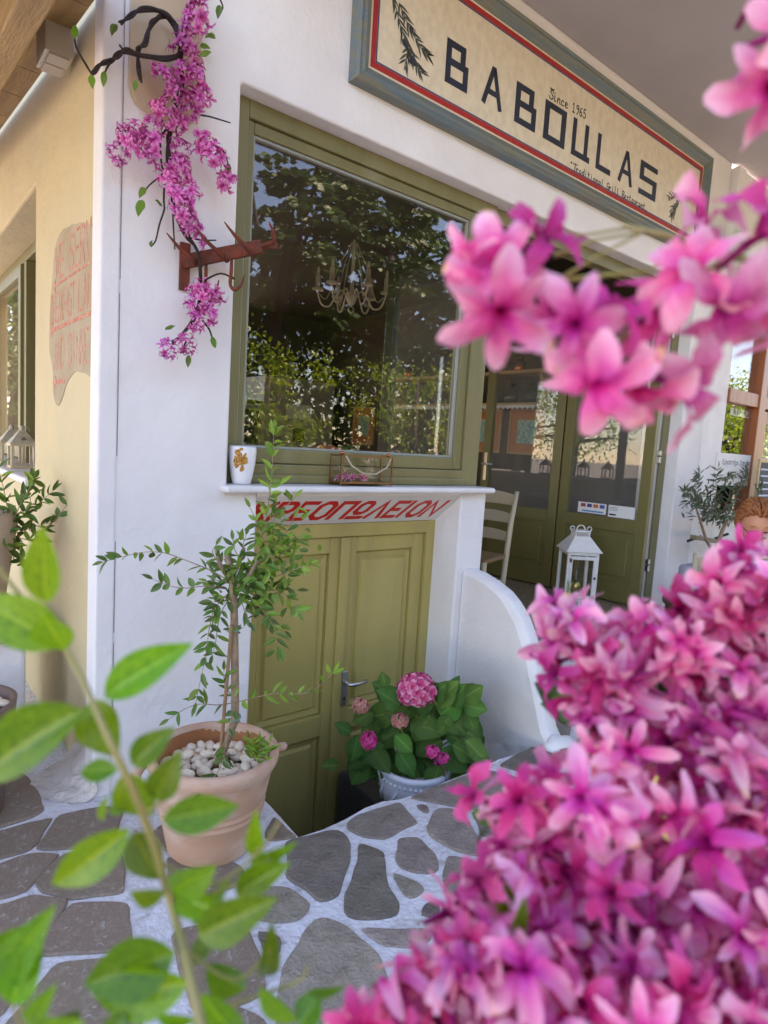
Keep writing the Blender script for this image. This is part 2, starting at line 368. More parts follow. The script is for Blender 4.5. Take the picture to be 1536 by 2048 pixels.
for (a, b, c, d) in ((-250,250,-250,PY0),(-250,250,PY1,250),(-250,PX0,PY0,PY1),(PX1,250,PY0,PY1)):
    m_.add([(a,c,-.004),(b,c,-.004),(b,d,-.004),(a,d,-.004)], [(0,1,2,3)])
tag(part('street', m_, STREET, None), kind='structure')
# the sunken entrance: floor, step, side walls of the pit
m_ = MB()
P2 = PIT
n = len(P2)
m_.add([(x,y,0) for x,y in P2]+[(x,y,-.95) for x,y in P2], [(i,i+1,i+1+n,i+n) for i in range(n-1)])
m_.add([(1.1,1.7,-.93),(2.80,1.7,-.93),(2.80,2.8,-.93),(1.1,2.8,-.93)], [(0,1,2,3)])
tag(part('entrance_pit', m_, PITSTONE, None), kind='structure')
m_ = MB(); m_.box(1.985,2.612,2.0,2.68,-.92,-.36)
tag(part('entrance_step', m_, PITSTONE, None, bevel=.02), kind='structure')

# flagstones: outlines traced on the ground, each a slab with its own bevelled edge
def c4(L): return [(460+x/2.4, 1480+y/2.4) for x, y in L]
def c3(L): return [(x/2.021, 1350+y/2.021) for x, y in L]
def c8(L): return [(880+x/3.66, 1000+y/3.66) for x, y in L]
GREY = [c4(L) for L in [
 [(285,490),(400,462),(520,437),(555,470),(568,560),(545,650),(525,740),(440,778),(395,740),(375,710),(280,660)],
 [(565,400),(640,360),(810,303),(835,340),(892,400),(800,440),(740,470),(650,465),(580,430)],
 [(625,500),(740,540),(735,640),(760,720),(800,770),(800,840),(700,857),(560,845),(548,810),(590,660),(620,600)],
 [(808,475),(900,470),(980,545),(980,635),(930,645),(830,620),(798,580)],
 [(795,640),(900,680),(938,720),(870,765),(830,720)],
 [(985,345),(1080,340),(1150,400),(1195,500),(1190,558),(1100,530),(985,480),(960,440)],
 [(880,312),(950,320),(945,355),(905,335)],
 [(1170,360),(1330,370),(1310,440),(1220,465)],
 [(875,282),(1000,222),(1220,146),(1370,180),(1400,220),(1330,335),(1180,335),(1000,300)],
 [(1045,560),(1150,590),(1270,660),(1330,720),(1250,800),(1100,800),(1040,700)],
 [(905,840),(950,780),(1000,775),(995,840),(945,850)],
 [(1260,520),(1400,480),(1560,560),(1500,660),(1330,650),(1265,600)],
 [(635,903),(945,912),(950,970),(880,1000),(760,990),(680,950)],
 [(370,900),(440,855),(530,890),(600,950),(700,1030),(740,1130),(742,1400),(232,1400),(250,1220),(290,1090),(340,980)],
 [(110,715),(280,720),(370,790),(320,870),(200,880),(120,850)],
 [(130,925),(245,950),(230,1010),(170,1100),(150,1010)],
 [(820,1080),(900,1070),(960,1100),(950,1180),(860,1210),(820,1180)],
 [(1020,900),(1120,880),(1240,930),(1230,1060),(1090,1090),(1000,1040)],
 [(1280,820),(1420,760),(1600,860),(1560,1000),(1300,960)],
 [(1010,1140),(1230,1120),(1290,1240),(1200,1330),(1020,1300)],
 [(1040,1270),(1130,1260),(1190,1420),(830,1440),(870,1330)],
]] + [c8(L) for L in [
 [(760,1310),(880,1290),(940,1340),(1010,1400),(1010,1440),(790,1430)],
 [(780,1450),(1010,1455),(1000,1530),(790,1535)],
 [(800,1590),(1000,1560),(1035,1600),(950,1650),(930,1850),(860,1820),(820,1700)],
 [(1000,1760),(1100,1740),(1200,1800),(1180,1960),(1010,1900)],
 [(440,1950),(560,1875),(680,1812),(800,1860),(950,1928),(800,1960),(600,1992)],
 [(620,2015),(800,1985),(840,2020),(760,2080),(640,2045)],
]]
BROWN = [c3(L) for L in [
 [(-60,425),(85,405),(128,465),(170,545),(120,575),(0,612),(-60,620)],
 [(-60,655),(0,640),(205,582),(110,703),(-60,765)],
 [(248,572),(430,540),(480,560),(455,640),(340,690),(165,703)],
 [(-60,800),(110,740),(228,733),(155,800),(98,868),(-60,915)],
 [(270,732),(480,728),(492,880),(300,893),(190,872),(155,835),(200,780)],
 [(-60,960),(130,905),(258,928),(165,1035),(60,1115),(-60,1200)],
 [(305,935),(500,935),(520,1100),(260,1120),(170,1130),(165,1085)],
 [(-60,1225),(60,1140),(150,1135),(150,1160),(20,1350),(-60,1400)],
 [(240,1180),(480,1155),(530,1190),(555,1330),(500,1340),(370,1440),(20,1440),(90,1360)],
 [(680,745),(760,768),(930,768),(985,810),(925,860),(865,872),(730,940),(705,900)],
 [(705,1050),(760,1030),(985,1015),(1000,1090),(1060,1200),(1072,1268),(960,1325),(800,1345),(740,1180)],
 [(820,1370),(955,1345),(1050,1385),(1070,1460),(840,1460)],
 [(625,640),(690,600),(710,640),(712,720),(650,690)],
 [(1070,640),(1105,580),(1195,655),(1090,668)],
 [(480,1370),(560,1350),(580,1420),(470,1440)],
]]
def jitter_loop(loop, amp, step, seed):
    out = []
    for i in range(len(loop)):
        a = Vector(loop[i]).to_2d(); b = Vector(loop[(i+1) % len(loop)]).to_2d(); k = max(1, int((b-a).length/step))
        for j in range(k):
            p = a.lerp(b, j/k); nz = Vector((noise.noise((p.x*9, p.y*9, seed)), noise.noise((p.x*9, p.y*9, seed+9))))
            n2 = Vector((noise.noise((p.x*31, p.y*31, seed)), noise.noise((p.x*31, p.y*31, seed+9))))
            n3 = Vector((noise.noise((p.x*80, p.y*80, seed)), noise.noise((p.x*80, p.y*80, seed+9))))
            out.append(p + nz*amp*1.2 + n2*amp*.9 + n3*amp*.45)
    # corner rounding
    for _ in range(1):
        out = [(out[i-1]+out[i]*2+out[(i+1) % len(out)])/4 for i in range(len(out))]
    return out
def slab(loop, m, seed, h=.006, grow=.0):
    lp = jitter_loop(loop, .008, .02, seed)
    c = sum(lp, Vector((0,0)))/len(lp); lp = [c+(p-c)*(1+grow/max(.08,(p-c).length)) for p in lp]; o = (c.x, c.y, 0)
    ar = sum(lp[i].x*lp[(i+1) % len(lp)].y-lp[(i+1) % len(lp)].x*lp[i].y for i in range(len(lp)))
    if ar < 0: lp.reverse()
    n = len(lp); mb = MB()
    tx, ty = random.uniform(-.010,.010), random.uniform(-.010,.010); h += random.uniform(-.001,.003)
    Z = lambda p, k: k + (p.x-c.x)*tx + (p.y-c.y)*ty
    inn = [c+(p-c)*(1-.006/max(.05,(p-c).length)) for p in lp]
    mb.add([(p.x-c.x,p.y-c.y,-.02) for p in lp]+[(p.x-c.x,p.y-c.y,Z(p,h*.4)) for p in lp]+[(p.x-c.x,p.y-c.y,Z(p,h)) for p in inn],
           [tuple(range(2*n,3*n))]+[(i,(i+1) % n,(i+1) % n+n,i+n) for i in range(n)]+[(i+n,(i+1) % n+n,(i+1) % n+2*n,i+2*n) for i in range(n)])
    me = mb.mesh('flagstone'); me.materials.append(m)
    ob = bpy.data.objects.new('flagstone', me); COL.objects.link(ob); ob.parent = pavement; ob.location = o
    return ob
traced = []
k = 0
for L, m in ((GREY, STONE), (BROWN, STONEB)):
    for poly in L:
        pts = [onz(x, y, 0) for x, y in poly]; k += 1
        slab([(p.x, p.y) for p in pts], m, k*3.1, grow=.017 if m is STONEB else .011); traced.append([Vector((p.x,p.y)) for p in pts])
# the paving goes on out of the frame: irregular cells
def clip(poly, a, b, off):
    mid = (a+b)/2; d = (b-a).normalized(); out = []
    f_ = lambda p: (p-mid).dot(d)+off
    for i in range(len(poly)):
        p, q = poly[i], poly[(i+1) % len(poly)]; fp, fq = f_(p), f_(q)
        if fp <= 0: out.append(p)
        if fp*fq < 0: out.append(p.lerp(q, fp/(fp-fq)))
    return out
seeds = []
for i in range(-8, 15):
    for j in range(-7, 8):
        seeds.append(Vector((i*.42+random.uniform(-.14,.14)+(j % 2)*.2, j*.38+random.uniform(-.13,.13))))
def project(p):
    v = Vector((p.x, p.y, 0))-CAM; z = v.dot(FW)
    return None if z < .05 else (768+FPX*v.dot(RT)/z, 1024-FPX*v.dot(UP)/z)
def pip(p, poly):
    c = False
    for i in range(len(poly)):
        a, b = poly[i], poly[i-1]
        if (a.y > p.y) != (b.y > p.y) and p.x < (b.x-a.x)*(p.y-a.y)/(b.y-a.y)+a.x: c = not c
    return c
for s in seeds:
    cell = [s+Vector(d) for d in ((-.5,-.5),(.5,-.5),(.5,.5),(-.5,.5))]
    for q in seeds:
        if q is not s and (q-s).length < 1.2: cell = clip(cell, s, q, .022)
        if len(cell) < 3: break
    if len(cell) < 3: continue
    ctr = sum(cell, Vector((0,0)))/len(cell)
    bad = False
    for p in cell+[ctr, *[ctr.lerp(v, .5) for v in cell]]:
        pr = project(p)
        if pr and -40 < pr[0] < 1130 and pr[1] > 1330: bad = True   # traced part of the picture
        if p.y > 2.38 and p.x > .6: bad = True
        if p.x < .75 and p.y > 2.0: bad = True
        if 1.0 < p.x < 2.9 and p.y > 1.7: bad = True
        for tpoly in traced:
            if pip(p, tpoly): bad = True; break
        if bad: break
    if not bad:
        for tpoly in traced:
            if any(pip(v, cell) for v in tpoly): bad = True; break
    if not bad: slab(cell, STONE if s.x > .6 else STONEB, s.x*7+s.y)

# ------------------------------------------------------------------ restaurant building
bld = thing('restaurant_building', 'white plastered corner building with olive green window, cellar door and glass shop door', 'building', (0.7,2.5,0))
F = 2.5
mb = MB()
xs = [.70,1.18,1.325,2.62,2.83,5.13,5.50]; zs = [-.95,.25,1.21,2.86,3.89,6.2]
def sol(i, j):
    if j >= 3: return True
    if i == 0 or i == 5: return True
    if i in (1, 3): return j < 2
    if i == 2: return False
    if i == 4: return j < 1
wallgrid(mb, xs, zs, sol, lambda u, v, k: (u, F+.34*k, v), .34)
part('facade_wall', mb, PLASTER, bld, bevel=.012, seg=3)
mb = MB(); mb.box(.655,.726,F-.006,2.61,-.02,6.2); part('corner_pilaster', mb, PLASTER, bld, bevel=.01, seg=3)
for z0, z1 in ((.18,.62),(.66,1.02),(1.35,1.95),(2.0,2.42),(2.45,3.6)):
    part('joint', MB().box(.7262,.7276,F-.0020,F+.004,z0,z1), JOINT, bld)
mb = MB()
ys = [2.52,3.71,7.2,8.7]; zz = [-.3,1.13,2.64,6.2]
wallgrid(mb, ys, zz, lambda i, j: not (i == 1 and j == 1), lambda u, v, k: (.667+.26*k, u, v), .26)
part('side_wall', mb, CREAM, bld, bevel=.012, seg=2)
mb = MB()
mb.add([(1.325,y,z) for y,z in ((F,1.21),(F,1.195),(2.70,1.03),(2.84,1.03),(2.84,1.21))]+[(2.62,y,z) for y,z in ((F,1.21),(F,1.195),(2.70,1.03),(2.84,1.03),(2.84,1.21))],
       [(0,1,2,3,4),(9,8,7,6,5),(0,5,6,1),(1,6,7,2),(2,7,8,3),(3,8,9,4),(4,9,5,0)])
part('sloped_soffit', mb, PLASTER, bld)
mb = MB(); mb.box(1.150,2.845,2.440,2.60,1.212,1.245); part('window_sill', mb, MARBLE, bld, bevel=.015, seg=4)
# soffit over the arcade, roof, inner room
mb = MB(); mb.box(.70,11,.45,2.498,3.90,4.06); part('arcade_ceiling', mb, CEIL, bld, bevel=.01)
mb = MB(); mb.box(.66,5.8,2.51,8.7,6.2,6.35); part('roof', mb, PLASTER, bld)
mb = MB(); mb.box(5.6,5.8,2.86,8.7,0,3.5); mb.box(3.95,5.6,8.5,8.7,0,3.5); mb.box(.94,2.0,8.5,8.7,0,3.5); mb.box(2.0,3.95,8.5,8.7,0,.3); mb.box(2.0,3.95,8.5,8.7,3.2,3.5); part('inner_wall', mb, INWALL, bld)  # back wall left open in the middle, added so sun brightens the room
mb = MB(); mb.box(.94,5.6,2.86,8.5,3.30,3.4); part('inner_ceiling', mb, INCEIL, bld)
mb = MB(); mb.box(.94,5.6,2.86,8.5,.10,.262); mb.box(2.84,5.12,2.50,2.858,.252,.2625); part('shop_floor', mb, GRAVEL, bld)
mb = MB(); mb.box(2.845,5.4,2.405,2.498,0.0,.245); part('door_step', mb, PLASTER, bld, bevel=.012, seg=3)
mb = MB(); mb.box(2.86,5.12,2.43,2.56,.246,.264); part('threshold', mb, METAL, bld, bevel=.003)

# shop window
win = part('window_frame', MB().box(1.182,1.262,2.585,2.70,1.246,2.858).box(2.70,2.828,2.585,2.70,1.246,2.858).box(1.262,2.70,2.585,2.70,2.785,2.858).box(1.262,2.70,2.585,2.70,1.246,1.335), OLIVE, bld, bevel=.005)
part('sash', MB().box(1.264,1.295,2.60,2.665,1.337,2.783).box(2.63,2.698,2.60,2.665,1.337,2.783).box(1.295,2.63,2.60,2.665,2.735,2.783).box(1.295,2.63,2.60,2.665,1.337,1.405), OLIVE, win, bevel=.006)
part('glazing_bead', MB().box(1.295,1.305,2.612,2.63,1.405,2.735).box(2.618,2.63,2.612,2.63,1.405,2.735).box(1.305,2.618,2.612,2.63,2.723,2.735).box(1.305,2.618,2.612,2.63,1.405,1.417), mat('grey_bead',(.28,.30,.27),.4), win, bevel=.002)
part('pane', MB().box(1.30,2.624,2.632,2.637,1.41,2.73), GLASS, win)
part('drip_moulding', MB().box(1.262,2.70,2.565,2.584,1.247,1.288), OLIVE, win, bevel=.006)
# cellar door: frame, two panelled leaves, handle
fr = part('cellar_door', MB().box(1.327,1.385,2.70,2.79,-.93,1.03).box(2.56,2.66,2.70,2.79,-.93,1.03).box(1.385,2.56,2.70,2.79,.955,1.028), OLIVED, bld, bevel=.004)
def leaf(x0, x1):
    s = .085; b = MB(); y0, y1 = 2.722, 2.77
    b.box(x0,x0+s,y0,y1,-.92,.952).box(x1-s,x1,y0,y1,-.92,.952).box(x0+s,x1-s,y0,y1,.865,.952).box(x0+s,x1-s,y0,y1,-.15,-.03).box(x0+s,x1-s,y0,y1,-.92,-.80)
    lf = part('door_leaf', b, OLIVED, fr, bevel=.005)
    for z0, z1 in ((-.03,.865),(-.80,-.15)):
        p = MB(); X0, X1 = x0+s, x1-s
        # bevelled raised field
        a = .012; c_ = .055
        r = lambda k, y: [(X0+k,y,z0+k),(X1-k,y,z0+k),(X1-k,y,z1-k),(X0+k,y,z1-k)]
        p.add(r(0,2.745)+r(a,2.738)+r(c_-.012,2.748)+r(c_,2.730), [(0,1,5,4),(1,2,6,5),(2,3,7,6),(3,0,4,7),(4,5,9,8),(5,6,10,9),(6,7,11,10),(7,4,8,11),(8,9,13,12),(9,10,14,13),(10,11,15,14),(11,8,12,15),(12,13,14,15)])
        part('door_panel', p, OLIVED, fr)
    return lf
leaf(1.388,1.968); leaf(1.972,2.557)
part('cover_strip', MB().box(1.945,2.005,2.706,2.721,-.92,.95), OLIVED, fr, bevel=.004)
h0 = ony(688,1377,2.70)
part('handle_plate', MB().box(h0.x-.019,h0.x+.019,2.694,2.705,h0.z-.10,h0.z+.10), METAL, fr, bevel=.004, seg=3)
hz = h0.z+.038
part('door_handle', MB().tube([(h0.x,2.70,hz),(h0.x,2.655,hz),(h0.x+.012,2.640,hz),(h0.x+.045,2.638,hz),(h0.x+.115,2.642,hz+.004)],[.011,.011,.0115,.0105,.0095],12), METAL, fr, smooth=True)
part('keyhole', MB().ell((h0.x,2.694,h0.z-.055),.007,.004,.010), DKMETAL, fr, smooth=True)
# shop doorway frame and folded glass leaves
df = part('shop_door', MB().box(5.03,5.128,2.60,2.70,.265,2.858).box(2.832,5.03,2.60,2.70,2.775,2.857), OLIVE, bld, bevel=.005)
part('door_track', MB().box(4.985,5.028,2.615,2.69,.265,2.774), mat('track_white',(.55,.55,.58),.35,metal=.3), df, bevel=.004)
for z in (.55,1.45,2.45): part('hinge', MB().box(4.99,5.02,2.585,2.614,z,z+.05).box(4.99,5.02,2.585,2.614,z+.06,z+.10), METAL, df, bevel=.003)
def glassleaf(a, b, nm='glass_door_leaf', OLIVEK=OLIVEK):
    a = Vector(a); b = Vector(b); d = (b-a).normalized(); nrm = Vector((-d.y, d.x)); W = (b-a).length
    def bx(m, u0, u1, t0, t1, z0, z1):
        P = lambda u, t: (a.x+d.x*u+nrm.x*t, a.y+d.y*u+nrm.y*t)
        q = [P(u0,t0),P(u1,t0),P(u1,t1),P(u0,t1)]
        m.add([(x,y,z0) for x,y in q]+[(x,y,z1) for x,y in q],[(0,3,2,1),(4,5,6,7),(0,1,5,4),(1,2,6,5),(2,3,7,6),(3,0,4,7)])
    m = MB(); s = .085; z0, z1 = .275, 2.74
    bx(m,0,s,-.028,.028,z0,z1); bx(m,W-s,W,-.028,.028,z0,z1); bx(m,s,W-s,-.028,.028,z1-.10,z1); bx(m,s,W-s,-.028,.028,.86,.97); bx(m,s,W-s,-.028,.028,z0,z0+.16)
    lf = part(nm, m, OLIVEK, df, bevel=.004)
    m = MB(); bx(m,s,W-s,-.016,.016,z0+.16,.86); part('kick_panel', m, OLIVEK, lf)
    m = MB(); bx(m,s+.05,W-s-.05,-.024,.024,z0+.21,.81); part('raised_field', m, OLIVEK, lf, bevel=.008)
    m = MB(); bx(m,s,W-s,-.004,.004,.97,z1-.10); part('pane', m, DGLASS, lf)
    return lf, a, d, nrm
l2, a2, d2, n2 = glassleaf((4.86,2.56),(4.79,3.36))
l1, a1, d1, n1 = glassleaf((4.785,3.375),(4.66,4.19))
l3, a3, d3, n3 = glassleaf((2.87,2.74),(2.89,3.60), OLIVEK=OLIVE_BACKLIT)
# handle on the far leaf edge, facing the visitor
hp = a1+d1*.775; 
part('handle_plate', MB().bar((hp.x-.034,hp.y,1.18),(hp.x-.034,hp.y,1.45),.035,.008,(1,0,0)), METAL, l1, bevel=.003)
part('door_handle', MB().tube([(hp.x-.03,hp.y,1.34),(hp.x-.085,hp.y,1.34),(hp.x-.09,hp.y-.03,1.34),(hp.x-.09,hp.y-.13,1.34)],.010,10), METAL, l1, smooth=True)
# card sticker and paper notice on the near leaf glass
def onleaf(u, z, t=.0055): return Vector((a2.x+d2.x*u+n2.x*t, a2.y+d2.y*u+n2.y*t, z))
def quadon(u0, u1, z0, z1, t, m, nm, par):
    mb = MB(); q = [onleaf(u0,z0,t),onleaf(u1,z0,t),onleaf(u1,z1,t),onleaf(u0,z1,t)]; r = [p+Vector((n2.x,n2.y,0))*.0006 for p in q]
    mb.add(q+r,[(0,1,2,3),(7,6,5,4),(0,4,5,1),(1,5,6,2),(2,6,7,3),(3,7,4,0)]); return part(nm, mb, m, par)
quadon(.11,.34,.975,1.075,.0055,PAPER,'paper_notice',l2)
for k in range(3): quadon(.26,.33,1.055-k*.012,1.058-k*.012,.0068,INK,'print_line',l2)
quadon(.27,.33,.99,1.003,.0068,INK,'print_line',l2)
quadon(.36,.62,.985,1.075,.0055,PAPER,'card_sticker',l2)
for k,c in enumerate([(.05,.08,.3),(.6,.12,.02),(.03,.05,.2),(.35,.05,.05)]): quadon(.375+k*.058,.42+k*.058,1.035,1.065,.0068,mat('card_colour',c,.4),'card_mark',l2)
quadon(.38,.58,.995,1.008,.0068,mat('card_blue',(.05,.25,.5),.5),'card_strip',l2)
# side window with curtain
sw = part('window_frame', MB().box(.86,.92,3.712,3.78,1.17,2.638).box(.86,.92,5.1,5.18,1.17,2.57).box(.86,.92,7.12,7.198,1.17,2.638).box(.86,.92,3.78,7.12,2.57,2.638), OLIVE, bld, bevel=.004)
part('sash', MB().box(.84,.89,5.19,5.27,1.2,2.56).box(.84,.89,7.03,7.11,1.2,2.56).box(.84,.89,5.27,7.03,2.48,2.56).box(.84,.89,5.27,7.03,1.2,1.29), OLIVE, sw, bevel=.004)
part('pane', MB().box(.862,.867,5.27,7.03,1.29,2.48), CGLASS, sw)
mb = MB(); N_ = 60
mb.add([(.99+.022*math.sin(i*.9)+.01*math.sin(i*2.3), 5.2+i*1.9/N_, z) for z in (1.2,2.6) for i in range(N_+1)], [(i,i+1,i+N_+2,i+N_+1) for i in range(N_)])
part('curtain', mb, CURT, sw, smooth=True)
part('window_sill', MB().box(.62,.93,3.70,7.2,1.132,1.168), PLASTER, bld, bevel=.01)
# old painted patch on the side wall: the paint was scraped away round an old sign
patch = [(2.612,2.195),(2.80,2.26),(3.0,2.28),(3.16,2.29),(3.27,2.25),(3.30,2.15),(3.36,1.98),(3.37,1.80),(3.31,1.74),(3.27,1.69),(3.29,1.60),(3.22,1.53),(3.12,1.545),(3.04,1.63),(2.90,1.68),(2.75,1.665),(2.612,1.63)]
lp = jitter_loop([(y,z) for y,z in patch], .012, .04, 3)
lp = [Vector((max(2.613,p.x),p.y)) for p in lp]
mb = MB(); mb.extrude([(.6668,p.x,p.y) for p in lp],(-.0022,0,0)); pt = part('old_plaster_patch', mb, OLDPLAS, bld)

# stroke lettering: every letter is strokes on a 4 x 6 grid
G = {'A':[[(0,0),(2,6),(4,0)],[(.7,2),(3.3,2)]],'B':[[(0,3),(0,6),(3,6),(3.4,5.5),(3.4,3.6),(3,3),(0,3),(0,0),(3.4,0),(4,.6),(4,2.5),(3.4,3)]],'C':[[(4,5),(3,6),(1,6),(0,5),(0,1),(1,0),(3,0),(4,1)]],
 'D':[[(0,0),(0,6),(2.6,6),(4,4.5),(4,1.5),(2.6,0),(0,0)]],'E':[[(4,6),(0,6),(0,0),(4,0)],[(0,3),(3,3)]],'F':[[(4,6),(0,6),(0,0)],[(0,3),(3,3)]],'H':[[(0,0),(0,6)],[(4,0),(4,6)],[(0,3),(4,3)]],
 'I':[[(2,0),(2,6)]],'K':[[(0,0),(0,6)],[(4,6),(0,2.6)],[(1.2,3.6),(4,0)]],'L':[[(0,6),(0,0),(4,0)]],'N':[[(0,0),(0,6),(4,0),(4,6)]],'R':[[(0,0),(0,6),(3,6),(4,5.2),(4,3.8),(3,3),(0,3)],[(2,3),(4,0)]],
 'S':[[(4,5.3),(3,6),(1,6),(0,5),(0,4),(1,3.2),(3,2.8),(4,2),(4,1),(3,0),(1,0),(0,.7)]],'T':[[(0,6),(4,6)],[(2,6),(2,0)]],'U':[[(0,6),(0,1),(1,0),(3,0),(4,1),(4,6)]],'V':[[(0,6),(2,0),(4,6)]],'W':[[(0,6),(1,0),(2,4),(3,0),(4,6)]],
 'O':[[(1.2,0),(0,1.2),(0,4.8),(1.2,6),(2.8,6),(4,4.8),(4,1.2),(2.8,0),(1.2,0)]],
 # Greek capitals of the cellar lintel
 'gP':[[(0,0),(0,6),(4,6),(4,0)]],'gR':[[(0,0),(0,6),(3.2,6),(4,5.2),(4,3.6),(3.2,2.8),(0,2.8)]],'gO':[[(1.3,1.7),(.4,2.6),(.4,5.1),(1.3,6),(2.9,6),(3.7,5.1),(3.7,2.6),(2.8,1.7),(1.3,1.7)],[(0,0),(4,0)]],'gL':[[(0,0),(2,6),(4,0)]],
 # the sign's square letters
 'sB':[[(0,0),(0,6),(3.2,6),(3.2,3.1),(4,3.1),(4,0),(0,0)],[(.6,3.1),(2.7,3.1)]],'sA':[[(0,0),(1.9,6),(2.2,6),(4,0)],[(.8,2),(3.2,2)]],'sO':[[(0,0),(0,6),(4,6),(4,0),(0,0)]],'sU':[[(0,6),(0,0),(4.7,0)],[(3.8,6),(3.8,0)]],'sL':[[(0,6),(0,0),(4,0)]],'sS':[[(4,6),(0,6),(0,3.1),(4,3.1),(4,0),(0,0)]],
 # hand lettering
 'hS':[[(3.6,5),(2.6,6),(1,5.8),(.6,4.6),(1.8,3.6),(3.2,2.6),(3.4,1),(2,0),(.4,.4),(-.4,1.4)],[(.2,6.6),(2,6.4),(3.8,6.8)]],'i':[[(1,3.4),(1,.6),(1.5,0),(2.2,.4)],[(1,4.8),(1.1,5.1)]],'n':[[(0,0),(.2,3.4),(.3,1.4),(1.6,3.3),(2.4,2.8),(2.5,.6),(3.1,0)]],'c':[[(2.6,2.8),(1.6,3.5),(.4,2.6),(.2,1),(1.2,0),(2.8,.5)]],'e':[[(.3,1.6),(2.2,2),(2.4,3),(1.5,3.6),(.4,2.8),(.2,1.2),(1.2,0),(2.8,.5)]],
 '1':[[(.4,4.8),(1.6,6),(1.6,0)],[(.6,0),(2.6,0)]],'9':[[(3,4.6),(2,3.4),(.8,3.8),(.6,5.2),(1.6,6),(2.8,5.6),(3,4),(2.6,1.6),(1.4,0)]],'6':[[(2.8,5.8),(1.2,4.6),(.4,2.6),(.6,.8),(1.8,0),(3,.9),(2.8,2.4),(1.6,3),(.5,2.2)]],'5':[[(3,6),(1,6),(.8,3.6),(2.2,3.8),(3.1,2.4),(2.6,.6),(1.2,0),(.4,.5)]],
 'hT':[[(-.6,5.6),(1,6.2),(4.4,5.9)],[(2,6),(1.9,1),(1.2,0)]],'r':[[(.2,3.4),(.4,0)],[(.4,2.2),(1.4,3.4),(2.4,3)]],'a':[[(2.4,3),(1.2,3.5),(.2,2.2),(.4,.4),(1.4,.1),(2.4,2.4),(2.4,.6),(3,.1)]],'d':[[(2.4,2.6),(1.2,3.4),(.2,2.2),(.4,.3),(1.6,.2),(2.4,2)],[(2.6,6),(2.4,.6),(3,.1)]],'t':[[(1,5.6),(1,.7),(1.6,0),(2.4,.5)],[(0,3.8),(2.2,3.9)]],
 'o':[[(1.4,3.4),(.3,2.4),(.4,.6),(1.4,0),(2.5,.9),(2.5,2.6),(1.4,3.4)]],'l':[[(1,6),(.9,.8),(1.5,0),(2.2,.6)]],'hG':[[(3.6,5),(2.4,6),(.6,4.8),(.3,1.6),(1.6,0),(3.4,1),(3.5,2.8),(2,2.7)]],'hR':[[(.6,0),(.8,6),(2.8,6),(3.4,4.8),(2.6,3.4),(.8,3),(2,2.4),(3.8,0)]],'s':[[(2.2,3),(1.2,3.5),(.5,2.7),(1.9,1.5),(1.6,.2),(.3,.3)]],'u':[[(.2,3.4),(.3,.8),(1.2,0),(2.4,1),(2.4,3.4)],[(2.4,1.2),(3,0)]],
 '"':[[(.4,6),(.2,5)],[(1.2,6.2),(1,5.1)]],',,':[[(.6,.4),(.2,-.8)],[(1.5,.5),(1.1,-.7)]],
 'k':[[(0,0),(0,4)],[(2.6,4),(0,1.8)],[(.8,2.4),(2.8,0)]],'p':[[(.2,-1.8),(.3,3),(1.4,4),(2.7,3.2),(2.7,1),(1.5,0),(.3,.8)]],'ii':[[(.6,4),(.6,.5),(1.2,0)]]}
def stroke(mb, pts, w, P, h, lift):
    """mitred ribbon with thickness; P(u,v,t) maps the drawing plane into the place"""
    pts = [Vector(p) for p in pts]; closed = (pts[0]-pts[-1]).length < 1e-6
    if closed: pts = pts[:-1]
    n = len(pts); L_, R_ = [], []
    for i in range(n):
        a = pts[i-1] if (i > 0 or closed) else None; b = pts[(i+1) % n] if (i < n-1 or closed) else None
        d0 = (pts[i]-a).normalized() if a is not None else (b-pts[i]).normalized()
        d1 = (b-pts[i]).normalized() if b is not None else d0
        n0 = Vector((-d0.y, d0.x)); n1 = Vector((-d1.y, d1.x)); mt = n0+n1
        if mt.length < .2: mt = n0.copy()
        mt.normalize(); k = min(1/max(.35, mt.dot(n0)), 1.8)
        p = pts[i]
        if not closed and i == 0: p = p-d0*w*.5*.9
        if not closed and i == n-1: p = p+d0*w*.5*.9
        L_.append(p+mt*w/2*k); R_.append(p-mt*w/2*k)
    vs = [P(p.x,p.y,lift+h) for p in L_]+[P(p.x,p.y,lift+h) for p in R_]+[P(p.x,p.y,0) for p in L_]+[P(p.x,p.y,0) for p in R_]
    fs = []
    for i in range(n if closed else n-1):
        j = (i+1) % n
        fs += [(i,j,n+j,n+i),(i,2*n+i,2*n+j,j),(n+i,n+j,3*n+j,3*n+i)]
    if not closed: fs += [(0,n,3*n,2*n),(n-1,3*n-1-n,4*n-1,2*n+n-1)] if False else [(0,n,3*n,2*n),(n-1,2*n-1,4*n-1,3*n-1)]
    mb.add(vs, fs)
def letter(name, key, P, w, mat_, parent, h=.0012):
    mb = MB()
    for i, s_ in enumerate(G[key]): stroke(mb, s_, w, P, h, i*.0003)
    return part(name, mb, mat_, parent)
